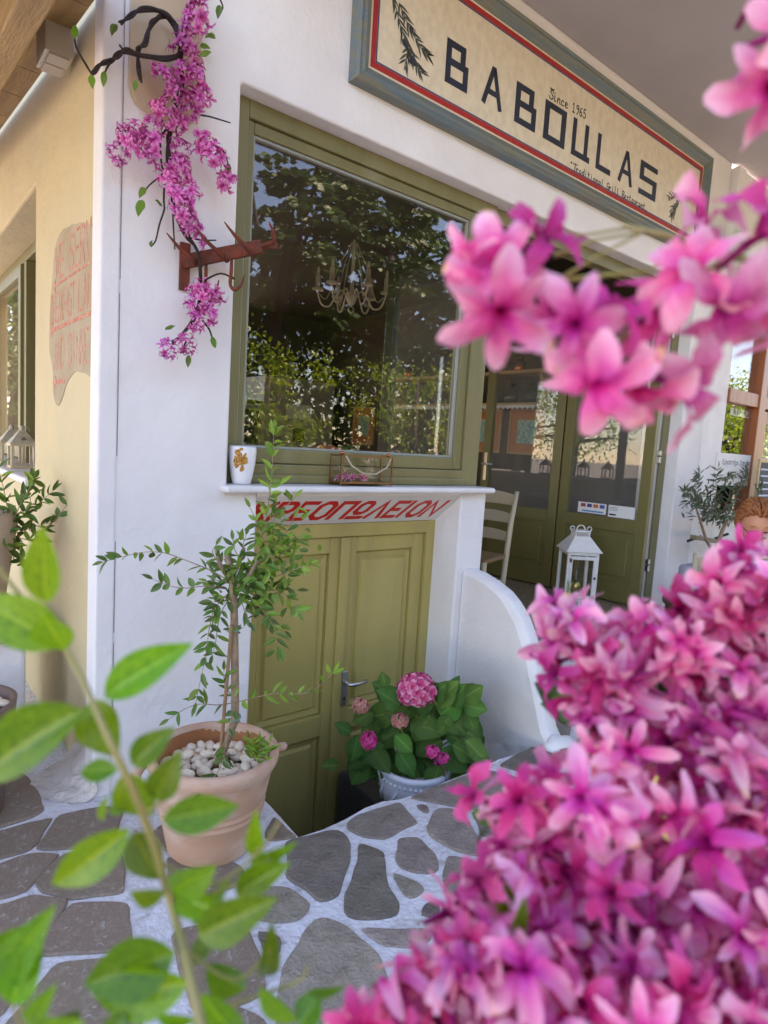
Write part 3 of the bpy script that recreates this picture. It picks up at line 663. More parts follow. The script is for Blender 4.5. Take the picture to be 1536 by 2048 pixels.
# faded signwriting on the bare patch (reads from far left to the corner; cut off by the corner pilaster)
def wallP(y0, z0, sx, sz): return lambda u, v, t: (.6646-t, y0-u*sx, z0+v*sz)
def words(txt, y0, z0, adv, sx, sz, w):
    y = y0
    for ch in txt:
        if ch != ' ':
            if y-4*sx < 2.62: break
            letter('painted_letter', ch, wallP(y, z0, sx, sz), w, FADEDRED, pt, .0006)
        y -= adv
words('WE SERVE', 3.24, 2.10, .086, .016, .023, .5)
words('BREAKFAST LUNCH', 3.33, 1.915, .050, .0092, .0205, .55)
words('AND DINNER', 3.25, 1.705, .066, .012, .021, .55)
for z, y1, w_ in ((2.075,3.30,.010),(1.885,3.35,.016),(1.645,3.28,.018)):
    mb = MB(); mb.box(.6633,.6645,2.62 if z != 1.645 else 3.05,y1-.05,z-w_/2,z+w_/2); mb.extrude([(.6632,y1-.06,z-.03),(.6632,y1-.06,z+.03),(.6632,y1,z)],(.0012,0,0))
    part('painted_arrow', mb, FADEDRED, pt)
# KREOPOLEION, red italics on the sloped soffit
sl_d = Vector((0, .20, -.165)).normalized(); nrm_ = Vector((0, -.165, -.20)).normalized()
txt = ['K','gR','E','O','gP','gO','gL','E','I','O','N']
wd_ = [.085,.085,.075,.085,.085,.085,.085,.075,.02,.08,.085]; x = 1.345
tot = sum(wd_); gap = (2.535-1.345-tot)/10
for key, w_ in zip(txt, wd_):
    def P(u, v, t, x=x, w_=w_):
        q = Vector((x + u*w_/4 + v*.0040, F, 1.195)) + sl_d*(.205-v*.024) + nrm_*t
        return q
    if key == 'I':
        def P(u, v, t, x=x):
            return Vector((x + (u-2)*.02 + v*.0040, F, 1.195)) + sl_d*(.205-v*.024) + nrm_*t
    letter('red_letter', key, P, 1.25, REDPAINT, bld, .0012)
    x += w_+gap
# ------------------------------------------------------------------ shop sign over the lintel
SX0, SX1, SZ0, SZ1 = 1.69, 5.04, 3.055, 3.79
sign = thing('shop_sign', 'long cream signboard in a weathered blue frame, with dark block letters over the shop window', 'sign', (3.36,2.5,3.05))
YB = 2.468
part('board', MB().box(SX0+.05,SX1-.05,YB,2.497,SZ0+.05,SZ1-.05), SIGNBD, sign)
prof = [(0,0),(0,-.055),(.012,-.066),(.026,-.060),(.040,-.066),(.062,-.050),(.070,-.046),(.082,-.034),(.082,0)]   # inward, outward
C4 = [(SX0,SZ0,1,1),(SX1,SZ0,-1,1),(SX1,SZ1,-1,-1),(SX0,SZ1,1,-1)]
for k in range(4):
    mb = MB(); a = C4[k]; b = C4[(k+1) % 4]; n = len(prof)
    vs = [(a[0]+a[2]*p, 2.4985+q, a[1]+a[3]*p) for p, q in prof]+[(b[0]+b[2]*p, 2.4985+q, b[1]+b[3]*p) for p, q in prof]
    mb.add(vs, [(i,i+1,n+i+1,n+i) for i in range(n-1)]); part('frame_rail', mb, SIGNFR, sign)
def rect_line(i, w, m, t):
    a = SX0+i; b = SX1-i; c = SZ0+i; d = SZ1-i
    part('painted_line', MB().box(a,b,YB-t,YB-.0002,c,c+w).box(a,b,YB-t,YB-.0002,d-w,d).box(a,a+w,YB-t,YB-.0002,c+w,d-w).box(b-w,b,YB-t,YB-.0002,c+w,d-w), m, sign)
rect_line(.094,.026,SIGNRD,.002); rect_line(.122,.007,mat('blue_line',(.05,.06,.16),.5),.0018)
zb0, zt0, zb1, zt1 = ony(890,163,2.468).z, ony(895.6,74,2.468).z, ony(1281,388,2.468).z, ony(1286,321,2.468).z
cells = [('sB',892,937),('sA',965,1006),('sB',1031,1072),('sO',1089,1130),('sU',1144,1176),('sL',1193,1222),('sA',1237,1265),('sS',1279,1311)]
for key, xa, xb in cells:
    ym = 120+(xa-892)*(365-120)/(1280-892)
    q_ = (xa-892)/388; ZB = zb0+(zb1-zb0)*q_; ZT = zt0+(zt1-zt0)*q_; x0 = ony(xa, ym, YB).x; x1 = ony(xb, ym+14, YB).x; w_ = (x1-x0)-.034
    P = lambda u, v, t: (x0+.017+u*w_/4, YB-.0003-t, ZB+.017+v*(ZT-ZB-.034)/6)
    letter('sign_letter', key, P, 1.15 if key != 'sA' else .95, NAVY, sign, .0015)
def hand(seq, x0, x1, z0, z1, s, w=.55):
    n = len(seq)
    for i, key in enumerate(seq):
        if key == ' ': continue
        f_ = i/(n-1); x = x0+(x1-x0)*f_; z = z0+(z1-z0)*f_
        P = lambda u, v, t: (x+u*s*1.05, YB-.0003-t, z+v*s)
        letter('small_letter', key, P, w, INK, sign, .001)
a = ony(1100,187,YB); b = ony(1166,226,YB)
hand(['hS','i','n','c','e',' ','1','9','6','5'], a.x, b.x, a.z-.026, b.z-.026, .0085, .75)
a = ony(1141,331,YB); b = ony(1291,414,YB)
hand(['"','hT','r','a','d','i','t','i','o','n','a','l',' ','hG','r','i','l','l',' ','hR','e','s','t','a','u','r','a','n','t',',,'], a.x, b.x, a.z-.022, b.z-.022, .0072, .75)
def flatleaf(mb, x, z, ang, L, W):
    c, s_ = math.cos(ang), math.sin(ang)
    pts = [(0,0),(.3,.5),(.6,.45),(1,0),(.6,-.45),(.3,-.5)]
    mb.extrude([(x+c*u*L-s_*v*W, YB-.0004, z+s_*u*L+c*v*W) for u, v in pts], (0,-.001,0))
def olive_sprig(px_pts, name, s=1.0, fruits=()):
    for line in px_pts:
        P_ = [ony(x, y, YB) for x, y in line]; mb = MB()
        st = MB(); st.tube([(p.x, YB-.0015, p.z) for p in P_], .0022*s, 5); part('painted_twig', st, OLPAINT, sign)
        for i in range(len(P_)-1):
            for k in range(4):
                p = P_[i].lerp(P_[i+1], k/4); d = P_[i+1]-P_[i]; an = math.atan2(d.z, d.x)
                for sg in (-1, 1):
                    if random.random() < .9: flatleaf(mb, p.x, p.z, an+sg*random.uniform(.3,.7), random.uniform(.045,.07)*s, .0105*s)
        part('painted_leaves', mb, OLPAINT, sign)
olive_sprig([[(786,-8),(800,50),(816,96),(808,140)],[(798,6),(818,56),(842,96),(858,112)],[(816,96),(828,122),(842,148)]], 'a')
olive_sprig([[(1366,366),(1354,388),(1336,397)],[(1366,366),(1358,400),(1338,424)],[(1358,400),(1350,416),(1342,436)]], 'b', 1.0)
for x, y in ((822,60),(808,85),(812,90),(826,118),(830,126),(822,122)):
    p = ony(x, y, YB); part('painted_olive', MB().ell((p.x,YB-.001,p.z),.013,.0015,.016,10,6), NAVY, sign, smooth=True)

# ------------------------------------------------------------------ on the walls
p0 = ony(258,0,2.49); p1 = ony(330,225,2.49)
cp = thing('cover_panel', 'beige board with rounded lower corners on the wall behind the pink garland', 'panel', (.88,2.495,2.55))
xa, xb, zb = .742, 1.005, 2.60; r_ = .09; out_ = []
for cx, cz, a0 in ((xa+r_,zb+r_,180),(xb-r_,zb+r_,270)):
    for k in range(9):
        th = math.radians(a0+k*90/8); out_.append((cx+r_*math.cos(th), 2.498, cz+r_*math.sin(th)))
out_ += [(xb,2.498,3.45),(xa,2.498,3.45)]
part('board', MB().extrude(out_, (0,-.016,0)), PANELB, cp, bevel=.004)
wl = thing('wall_light', 'square white up and down wall light high on the cream side wall', 'lamp', (.65,3.2,3.05))
b_ = onx(112,118,.60)
part('housing', MB().box(.545,.645,b_.y-.085,b_.y+.085,b_.z-.02,b_.z+.115), mat('beige_lamp',(.50,.44,.35),.5), wl, bevel=.004)
part('wall_plate', MB().box(.645,.666,b_.y-.05,b_.y+.05,b_.z+.03,b_.z+.10), WPAINT, wl)
part('louvre', MB().box(.56,.63,b_.y-.085,b_.y-.01,b_.z-.030,b_.z-.021).box(.56,.63,b_.y,b_.y+.075,b_.z-.030,b_.z-.021), mat('grey_louvre',(.42,.36,.30),.5), wl)
# porch roof of the left side: rafter, planks, post
pr = thing('side_porch', 'brown timber porch beam running past the top of the cream side wall', 'porch', (-.6,3,0))
A = onx(0,183,.46); B = onx(110,0,.46); dv = (A-B).normalized(); s0 = B-dv*.6; s1 = B+dv*5.2
part('beam', MB().bar((.42,s0.y,s0.z+.085),(.42,s1.y,s1.z+.085),.09,.17), BEAM, pr, bevel=.006)
sl_ = dv.z/dv.y
for k in range(14):
    y = s0.y+.10+k*.42; zf = lambda yy: s0.z+(yy-s0.y)*sl_+.178
    part('roof_plank', MB().extrude([(-2.6,y,zf(y)),(-2.6,y+.412,zf(y+.412)),(-2.6,y+.412,zf(y+.412)+.03),(-2.6,y,zf(y)+.03)],(3.24,0,0)), BEAM, pr)
for y in (s0.y+.1, s1.y-.1): part('post', MB().box(-2.6,-2.48,y,y+.12,0,s0.z+.1+(y-s0.y)*dv.z/dv.y), BEAM, pr, bevel=.006)
part('back_beam', MB().bar((-2.54,s0.y,s0.z+.085),(-2.54,s1.y,s1.z+.085),.09,.17), BEAM, pr, bevel=.006)
# rusty rack with hooks
rk = thing('hook_rack', 'rusty iron rack with curved hooks sticking out of the white wall', 'rack', (.97,2.5,2.1))
w0 = Vector((.955,2.49,2.11)); w1 = ony(524,493,2.33)
part('wall_plate', MB().box(.945,.985,2.484,2.4995,2.005,2.185), RUST, rk, bevel=.003)
bd = (w1-w0).normalized(); sdv = Vector((bd.y,-bd.x,0)).normalized()
part('arm', MB().bar(w0,w1,.022,.052), RUST, rk, bevel=.004)
def hook(t, side, L=.13, h=.075):     # horn shaped tine curving up and back towards the wall
    p = w0.lerp(w1, t)
    pts = [p+Vector((0,0,-.010)), p+sdv*side*.035+Vector((0,0,-.014)), p+sdv*side*.07-bd*.012+Vector((0,0,-.004)), p+sdv*side*.10-bd*.045+Vector((0,0,h*.35)), p+sdv*side*L-bd*.085+Vector((0,0,h))]
    part('hook', stube(MB(),pts,[.010,.010,.0085,.007,.002],8), RUST, rk, smooth=True)
for t in (.16,.50,.84): hook(t, 1); hook(t+.05, -1, .12, .09)
for t in (.30,.62):
    p = w0.lerp(w1, t)+Vector((0,0,-.026))
    part('hanging_hook', stube(MB(),[p,p+Vector((0,0,-.05)),p+sdv*.012+Vector((0,0,-.10)),p+bd*.02+sdv*.02+Vector((0,0,-.125)),p+bd*.045+sdv*.02+Vector((0,0,-.11)),p+bd*.055+sdv*.02+Vector((0,0,-.075))],[.006,.007,.007,.0065,.005,.002],8), RUST, rk, smooth=True)
for s_ in (-1,1):
    part('end_hook', stube(MB(),[w1-bd*.01,w1+bd*.02+sdv*s_*.015,w1+bd*.05+sdv*s_*.04,w1+bd*.045+sdv*s_*.06+Vector((0,0,.03)),w1+bd*.03+sdv*s_*.06+Vector((0,0,.065))],[.011,.010,.009,.007,.003],8), RUST, rk, smooth=True)

# ------------------------------------------------------------------ flowers: shared meshes
def petal(mb, L, W, ang, throat=.25, droop=0., lift=.5, nu=8, nv=4, curl=.0, twist=0., base=0., ruf=0., rnd=None):
    """strap petal around +Z: rises as a throat and then bends outward"""
    ca, sa = math.cos(ang), math.sin(ang); vs = []; tt = []; ph = (rnd.uniform(0,6.28) if rnd else 0); old = (.10 if rnd and rnd.random() < .10 else 0)
    for i in range(nu+1):
        u = i/nu; r = L*(.06+.94*max(0,(u-throat*.4))/(1-throat*.4))**1.15
        z = lift*L*min(1, u/max(.05,throat))**.8*.6 + lift*L*.4*math.sin(u*1.7) - droop*L*u**2.4 + base
        w = W*(.22+.78*math.sin(min(1,u/.72)*math.pi/2)**1.4) * (math.sqrt(max(0,1-((u-.72)/.29)**2)) if u > .72 else 1)
        for j in range(nv+1):
            v = (j/nv-.5)*2
            x_, y_ = r, v*w/2; zz = z + curl*w*v*v + ruf*w*v*v*math.sin(u*11+ph+v*2)
            y2 = y_*math.cos(twist*u); zz += y_*math.sin(twist*u)
            vs.append((x_*ca-y2*sa, x_*sa+y2*ca, zz)); tt.append(min(.96,max(0,u*.95+(rnd.uniform(-.07,.07) if rnd else 0)-.10*(abs(v) < .1)*ruf*3))+old*(u > .8))
    fs = [(i*(nv+1)+j,(i+1)*(nv+1)+j,(i+1)*(nv+1)+j+1,i*(nv+1)+j+1) for i in range(nu) for j in range(nv)]
    mb.add(vs, fs, tt)
def blossom_mesh(name, L, W, n, mat_, seed, lift=.5, droop=.35, wh=2):
    r = random.Random(seed); mb = MB()
    for k in range(n):
        a = 2*math.pi*(k+r.uniform(-.15,.15))/n
        petal(mb, L*r.uniform(.82,1.08), W*r.uniform(.85,1.1), a, r.uniform(.2,.4), droop*r.uniform(-.2,1.5), lift*r.uniform(.6,1.2)+(.15 if k % 2 else 0), curl=r.uniform(-.3,.45), twist=r.uniform(-1.2,1.2), ruf=r.uniform(.1,.35), rnd=r)
    mb.tube([(0,0,-L*.55),(0,0,-L*.1),(0,0,L*.12)],[L*.05,L*.07,L*.10],6,t=None)
    for i in range(len(mb.t)-18, len(mb.t)): mb.t[i] = .05
    me = mb.mesh(name, smooth=True, attr=True); me.materials.append(mat_); return me
BL = [blossom_mesh('blossom', .036, (.0140,.0160,.0125)[s % 3], (5,6,7)[s % 3], PETAL, s, (.4,.75,1.0,.55)[s % 4], (.3,.9,.6)[s % 3]) for s in range(9)]
BLD = [blossom_mesh('blossom', .033, (.0145,.013)[s % 2], (6,7)[s % 2], PETALD, s+20, (.75,1.2)[s % 2], (.25,.7)[s % 2]) for s in range(5)]
BLS = [blossom_mesh('blossom', .036, (.0185,.0165)[s % 2], 6, (PETAL,PETAL,PETAL,PETALD)[s % 4], s+70, (.75,1.05,.9)[s % 3], (.9,.5,1.1)[s % 3]) for s in range(8)]
def umbel(seed, srcs, k, spread):      # several small flowers on one short stalk
    r = random.Random(seed); vs, fs, tt = [], [], []
    for q in range(k):
        me = r.choice(srcs); m4 = Matrix.Translation((r.uniform(-1,1)*spread, r.uniform(-1,1)*spread, r.uniform(-.6,.3)*spread)) @ Matrix.Rotation(r.uniform(-.9,.9),4,'X') @ Matrix.Rotation(r.uniform(-.9,.9),4,'Y') @ Matrix.Rotation(r.uniform(0,6.28),4,'Z') @ Matrix.Scale(r.uniform(.75,1.02),4)
        o = len(vs); vs += [m4 @ v.co for v in me.vertices]; fs += [tuple(i+o for i in p.vertices) for p in me.polygons]; tt += [d.value for d in me.attributes['t'].data]
    mb = MB(); mb.add(vs, fs, tt); me2 = mb.mesh('blossom', smooth=True, attr=True); me2.materials.append(srcs[0].materials[0]); return me2
UM = [umbel(s, BL, 3, .030) for s in range(7)]; UMD = [umbel(s+50, BLD, 3, .028) for s in range(4)]
def cluster_mesh(name, seed, R, L, W, m, n=11):
    r = random.Random(seed); mb = MB()
    for k in range(n):
        d = Vector((r.uniform(-1,1), r.uniform(-1,.5), r.uniform(-1,1))).normalized(); f_ = MB()
        for q in range(6):
            petal(f_, L*r.uniform(.8,1.1), W, 2*math.pi*q/6+r.uniform(-.2,.2), .3, r.uniform(0,.5), r.uniform(.5,1.1), nu=4, nv=2, twist=r.uniform(-.6,.6))
        q_ = d.to_track_quat('Z','Y').to_matrix(); c = d*R*r.uniform(.35,1)*Vector((1,.8,1)).length/1.6
        mb.add([q_ @ Vector(v)+c for v in f_.v], f_.f, f_.t)
    me = mb.mesh(name, smooth=True, attr=True); me.materials.append(m); return me
CL = [cluster_mesh('blossom', s, .034, .026, .0105, PETALS) for s in range(5)]
def leaf_mesh(name, m, wmax=.42, tip=1.0, fold=.18, bend=.12, nu=8, nv=4, serr=0, wave=0, seed=0):
    """unit leaf along +X, width along Y (scale 1 = full width 1)"""
    vs = []; tt = []
    for i in range(nu+1):
        u = i/nu; w = (math.sin(math.pi*u**(math.log(.5)/math.log(wmax)))**.9 if 0 < u < 1 else 0)
        w = max(w, .03 if u < .1 else 0.0)*.5
        for j in range(nv+1):
            v = (j/nv-.5)*2; ww = w*v*(1+serr*((i+j) % 2)*abs(v))
            vs.append((u, ww, fold*abs(v)*w - bend*(u-.3)**2 + wave*math.sin(u*9+seed)*abs(v)*w)); tt.append(abs(v))
    mb = MB(); mb.add(vs, [(i*(nv+1)+j,(i+1)*(nv+1)+j,(i+1)*(nv+1)+j+1,i*(nv+1)+j+1) for i in range(nu) for j in range(nv)], tt)
    me = mb.mesh(name, smooth=True, attr=True); me.materials.append(m); return me
LM = {}
for key, m, kw in (('ol',OLEAF,{}),('oly',OLEAFY,{}),('fg',FLEAF,dict(nu=12,nv=6,fold=.25,bend=.15)),('hy',HLEAF,dict(nu=16,nv=8,fold=.22,bend=.35,serr=.05,wave=.10)),('olv',OLIVLEAF,dict(nu=5,nv=2))):
    LM[key] = [leaf_mesh('leaf', m, seed=s, **{**kw, 'bend': kw.get('bend',.12)*(1+(s-1)*.9)}) for s in range(3)]
def put_leaf(par, key, p, d, n, L, W, T=None): return inst('leaf', random.choice(LM[key]), par, frame_mat(p, d, n, L, W, T or L))

# ------------------------------------------------------------------ pink garland down the corner
gar = thing('blossom_garland', 'trailing garland of small pink blossoms on dark twigs hung down the white wall corner', 'garland', (1.0,2.45,2.2))
GY = 2.43
def gp(x, y, off=0): return ony(x, y, GY-off)
stems = [[(392,-30),(372,40),(360,110),(362,170),(350,220),(340,270),(335,320),(345,370),(350,420),(372,470),(396,500),(402,560),(392,620),(372,660),(345,690)],
 [(362,112),(330,116),(285,110),(250,104),(232,110),(222,124),(200,130),(186,140),(184,150)],[(184,150),(168,122),(152,95),(148,60)],[(250,106),(238,88)],
 [(362,100),(345,40),(318,20),(280,22),(258,30),(242,50)],[(352,60),(330,30),(310,45),(296,65),(290,85),(278,100),(276,135),(280,160)],[(345,250),(322,275),(325,330),(328,345),(300,368),(288,385)],
 [(328,345),(328,400),(330,420),(318,450),(312,480),(300,492)],[(345,370),(346,430),(348,500)],[(380,200),(395,225),(420,232),(460,246)],[(385,120),(405,140),(410,165),(402,180)],[(400,0),(430,-10),(446,10),(440,25)],
 [(420,290),(445,300),(455,325)],[(372,440),(372,470),(400,478),(432,482)],[(410,560),(440,545),(470,558)],[(405,640),(420,660),(424,680)],[(372,680),(358,705)],[(235,110),(215,135),(208,150)]]
for i, s_ in enumerate(stems):
    P_ = [gp(x+random.uniform(-2,2), y+random.uniform(-2,2), random.uniform(-.02,.03)) for x, y in s_]
    if i == 0: rr = [.010-.006*k/len(P_) for k in range(len(P_))]
    elif i in (1, 4, 5): rr = [.009-.005*k/len(P_) for k in range(len(P_))]
    else: rr = [.0042-.002*k/len(P_) for k in range(len(P_))]
    tw_ = stube(MB(), P_, rr, 6)
    if i in (0,1,4,5): stube(tw_, [p+Vector((.010*math.sin(k*2.2),-.006,.010*math.cos(k*2.2))) for k, p in enumerate(P_)], [q*.75 for q in rr], 6)
    part('twig', tw_, BARK, gar, smooth=True)
cl = [(394,22),(386,48),(368,73),(366,99),(379,121),(319,147),(330,165),(366,143),(388,165),(352,190),(385,205),(319,216),(332,238),(380,227),(303,253),(252,268),(287,286),(238,306),(352,246),(401,268),(410,291),(432,320),(458,366),(359,300),(360,333),(341,357),(346,381),(366,401),(370,434),(390,458),(398,482),(399,580),(400,604),(425,580),(386,645),(412,634),(368,689),(332,698),(262,285),(270,262),(300,292),(340,215),(402,190),(420,308),(360,350),(376,385),(360,420),(378,452),(408,588)]
for x, y in cl:
    sc_ = random.uniform(.7,1.2); m4 = Matrix.Translation(gp(x, y, .02+random.uniform(0,.03))) @ Matrix.Rotation(random.uniform(0,6.28),4,'Y') @ Matrix.Rotation(random.uniform(-.4,.4),4,'X') @ Matrix.Scale(sc_,4)
    inst('blossom', random.choice(CL), gar, m4)
GL = [leaf_mesh('leaf', mat('garland_leaf',(.13,.26,.03),.45,rand=.35,trans=.25), seed=s, wave=.1) for s in range(2)]
for x, y, dx, dy in ((150,78,0,-26),(183,150,2,24),(209,142,-2,28),(232,48,-8,20),(272,160,-2,20),(290,375,-10,18),(285,400,-8,28),(310,400,14,12),(330,660,18,-8),(424,672,6,22),(378,710,-2,22),(470,558,-14,-6),(455,325,4,24),(430,70,-18,4),(416,70,14,6),(400,90,18,6),(398,112,22,-8),(440,10,-4,24),(300,492,4,-10),(396,0,22,-12),(346,196,16,10),(352,212,22,4),(398,180,8,-12),(375,350,10,8)):
    a = gp(x, y, .02); b = gp(x+dx, y+dy, random.uniform(0,.05)); d = b-a
    inst('leaf', random.choice(GL), gar, frame_mat(a, d, Vector((-.4,-.8,.3+random.uniform(-.5,.5))), d.length*1.15, d.length*.5))

# ------------------------------------------------------------------ on the window sill
vs_ = thing('vase', 'white ceramic vase with a flaked gold patch, on the left end of the sill', 'vase', (1.285,2.535,1.245))
VX, VY = ony(483,958,2.535).x, 2.535
vs_.location = (VX,VY,1.245)
prof = [(.036,0),(.040,.003),(.048,.04),(.056,.09),(.060,.135),(.059,.158),(.056,.166),(.053,.163),(.054,.12),(.046,.05),(.03,.01)]
vb = part('body', MB().lathe(prof,(VX,VY,1.246),36,cap0=True,cap1=True), WCERAM, vs_, smooth=True)
mb = MB(); rr = random.Random(5); fdir = (CAM-Vector((VX,VY,1.4))); a0 = math.atan2(fdir.y, fdir.x)-.15
for k in range(130):
    u, v = rr.gauss(0,.5), rr.gauss(0,.6)
    if u*u/.5+v*v/.9 > 1: continue
    z = .108+v*.05; R_ = .0585+min(0,(z-.135))*.06; th = a0+u*.75
    mb.ell((VX+R_*math.cos(th),VY+R_*math.sin(th),1.246+z),.006,.006,.007,6,4,jit=.5)
part('gold_patch', mb, GOLD, vs_)
gb = thing('glass_box', 'small brass edged glass box with pink petals and a rope handle on the sill', 'box', (1.9,2.52,1.245))
x0, x1, y0, y1, z0, z1 = 1.745,2.06,2.465,2.555,1.262,1.392
e = .0035
m_ = MB()
for x in (x0,x1):
    for y in (y0,y1): m_.box(x-e,x+e,y-e,y+e,z0-.012,z1)
    for z in (z0,z1): m_.box(x-e,x+e,y0+e,y1-e,z-e,z+e)
for y in (y0,y1):
    for z in (z0,z1): m_.box(x0+e,x1-e,y-e,y+e,z-e,z+e)
part('brass_edge', m_, mat('aged_brass',(.30,.17,.09),.4,metal=1), gb)
for y in (y0,y1): part('pane', MB().box(x0+e,x1-e,y-.001,y+.001,z0+e,z1-e), CGLASS, gb)
for x in (x0,x1): part('pane', MB().box(x-.001,x+.001,y0+e,y1-e,z0+e,z1-e), CGLASS, gb)
part('base', MB().box(x0,x1,y0+e,y1-e,z0-.002,z0+.001), mat('mirror_base',(.3,.28,.26),.2), gb)
part('handle', MB().tube([(x0+.02,y0-.004,z1),(x0+.05,y0-.012,z1-.045),(x0+.12,y0-.014,z1-.082),(x0+.20,y0-.014,z1-.085),(x0+.27,y0-.012,z1-.05),(x1-.015,y0-.004,z1-.005)],.0045,7), ROPE, gb, smooth=True)
for x in (x0+.015,x1-.015): part('knob', MB().ell((x,y0+.02,z1+.012),.012,.012,.009,8,6), COPPER, gb, smooth=True)
for k in range(11): inst('petal', random.choice(BL), gb, Matrix.Translation((x0+.025+k*.014,y0+.045+random.uniform(-.02,.02),z0+.014+random.uniform(0,.015))) @ Matrix.Rotation(random.uniform(-1,1),4,'X') @ Matrix.Rotation(random.uniform(-1,1),4,'Y') @ Matrix.Scale(.62,4))

# ------------------------------------------------------------------ low white wall beside the steps
lw = thing('low_wall', 'low white plastered wall sloping down in a curve beside the sunken door', 'wall', (2.68,2.1,0))
prof = [(0,.765),(.10,.758),(.20,.735),(.30,.70),(.38,.655),(.45,.59),(.51,.50),(.56,.40),(.61,.28),(.65,.16),(.69,.06),(.74,.0)]
def lp_(s_, z, t):   # along, up, thickness
    return (2.675-s_*.075+t, 2.497-s_, z)
n = len(prof); mb = MB(); T_ = .13
def ring(t, inset): return [lp_(max(0,s_-inset*(1 if z < .7 else .2)), z-inset*(1 if z > .2 else .3), t) for s_, z in prof]
K = [(0,.028),(.012,.010),(.035,.001),(.06,0),(.10,.003),(.122,.014),(T_,.03)]
vs = []
for t, i_ in K: vs += ring(t, i_)
fs = [(k*n+i,(k+1)*n+i,(k+1)*n+i+1,k*n+i+1) for k in range(len(K)-1) for i in range(n-1)]
o = len(vs)
for t in (0, T_):
    rg = ring(t, K[0][1] if t == 0 else K[-1][1]); vs += rg; vs += [lp_(0,-.95,t), lp_(.74,-.95,t)] 
    m0 = o if t == 0 else o+n+2
    face = list(range(m0, m0+n))+[m0+n+1, m0+n]
    fs.append(tuple(face) if t == 0 else tuple(reversed(face)))
vs += [lp_(.74,0,0),lp_(.74,0,T_),lp_(.74,-.95,T_),lp_(.74,-.95,0)]; q = len(vs)-4; fs.append((q,q+1,q+2,q+3))
mb.add(vs, fs)
part('plaster_body', mb, PLASTER, lw, smooth=False)
# rough fillet at the foot of the wall, on the pit side, and the plaster toe
mb = MB(); rr = []
N1, N2 = 26, 8
for i in range(N1+1):
    u = i/N1; y = 2.48-u*.70; base = Vector((2.66-.055*u, y, 0)); zt = -.02-.20*u*0+(-.25+.27*u)
    for j in range(N2+1):
        v = j/N2; w_ = .02+.14*math.sin(math.pi*min(1,u*1.1))*1.0
        x = base.x-.012-w_*v**1.5; z = zt-.34*v+.0
        nz = noise.noise((y*9, z*11, 2))*.018+noise.noise((y*30, z*34, 5))*.008
        rr.append((x+nz, y, z+nz))
mb.add(rr, [(i*(N2+1)+j,(i+1)*(N2+1)+j,(i+1)*(N2+1)+j+1,i*(N2+1)+j+1) for i in range(N1) for j in range(N2)])
part('rough_fillet', mb, PLASTER, lw, smooth=True)
mb = MB(); mb.ell((2.68,1.755,.0),.10,.055,.05,14,8,jit=.35); part('plaster_toe', mb, PLASTER, lw, smooth=True)
# ------------------------------------------------------------------ inside the shop
ch = thing('chandelier', 'off white wire chandelier with candle lamps hanging inside the shop window', 'chandelier', (3.47,4.89,3.3))
cx, cy = 3.47, 4.89; zc = 2.78
part('chain', MB().tube([(cx,cy,3.30),(cx,cy,zc+.55)],.008,6), DKMETAL, ch)
part('hub', MB().lathe([(.005,-.07),(.03,-.05),(.05,0),(.045,.03),(.02,.06),(.016,.3),(.012,.55)],(cx,cy,zc),14), WICON, ch, smooth=True)
part('ring', MB().tube([(cx+.03*math.cos(a*.7),cy,zc-.10+.03*math.sin(a*.7)) for a in range(10)],.005,5), WICON, ch, smooth=True)
for k in range(6):
    a = k*math.pi/3+.35; ca, sa = math.cos(a), math.sin(a)
    Q = lambda r, z: (cx+ca*r, cy+sa*r, zc+z)
    part('arm', stube(MB(), [Q(.04,.0),Q(.09,.07),(Q(.15,.0)),Q(.20,-.08),Q(.27,-.07),Q(.31,.02),Q(.315,.07)],.008,6), WICON, ch, smooth=True)
    part('wire', stube(MB(), [Q(.02,.50),Q(.06,.42),Q(.14,.26),Q(.19,.08),Q(.24,-.02),Q(.30,.03)],.004,5), WICON, ch, smooth=True)
    c_ = part('candle', MB().lathe([(.055,.06),(.05,.075),(.022,.08),(.022,.19),(.016,.20)],Q(.315,0),12,cap1=True), WICON, ch, smooth=True)
    part('bulb', MB().ell(Q(.315,.235),.014,.014,.035,8,6), mat('bulb_glass',(.5,.45,.35),.2), c_, smooth=True)
sh = thing('wall_shelf', 'pine wall shelf with scalloped trim inside, behind the far glass door leaf', 'shelf', (5.58,5.2,1.9))
part('shelf_board', MB().box(5.33,5.597,4.02,6.6,2.30,2.335), PINE, sh, bevel=.004); part('shelf_board', MB().box(5.35,5.597,4.08,6.6,1.97,1.995), PINE, sh, bevel=.004)
for y in (4.10,6.5): part('bracket', MB().extrude([(5.597,y,2.30),(5.34,y,2.30),(5.37,y,2.20),(5.42,y,2.12),(5.38,y,2.02),(5.42,y,1.94),(5.597,y,1.86)],(0,.04,0)), PINE, sh, bevel=.004)
mb = MB()
for k in range(36):
    y = 4.16+k*.066; mb.extrude([(5.345,y,1.97),(5.345,y+.062,1.97),(5.345,y+.062,1.945),(5.345,y+.031,1.925),(5.345,y,1.945)],(.004,0,0))
part('scalloped_trim', mb, PAPER, sh)
def jar(y, h, r, m, nm, lab, x=5.47, z=1.996, lid=None):
    t = thing(nm, lab, 'jar', (x,y,z)); part('body', MB().lathe([(r*.9,0),(r,.01),(r,h*.7),(r*.55,h*.85),(r*.5,h)],(x,y,z),14,cap0=True,cap1=True), m, t, smooth=True)
    part('lid', MB().lathe([(r*.6,h),(r*.62,h+.02),(r*.2,h+.035),(r*.2,h+.06),(.002,h+.065)],(x,y,z),12), lid or m, t, smooth=True); return t
jar(4.33,.19,.075,JAR,'glass_jar','glass jar nearest the pine bracket on the lower shelf')
jar(4.60,.19,.075,JAR,'glass_jar','glass jar with dark spice, in the middle of the lower shelf',lid=DKCAB)
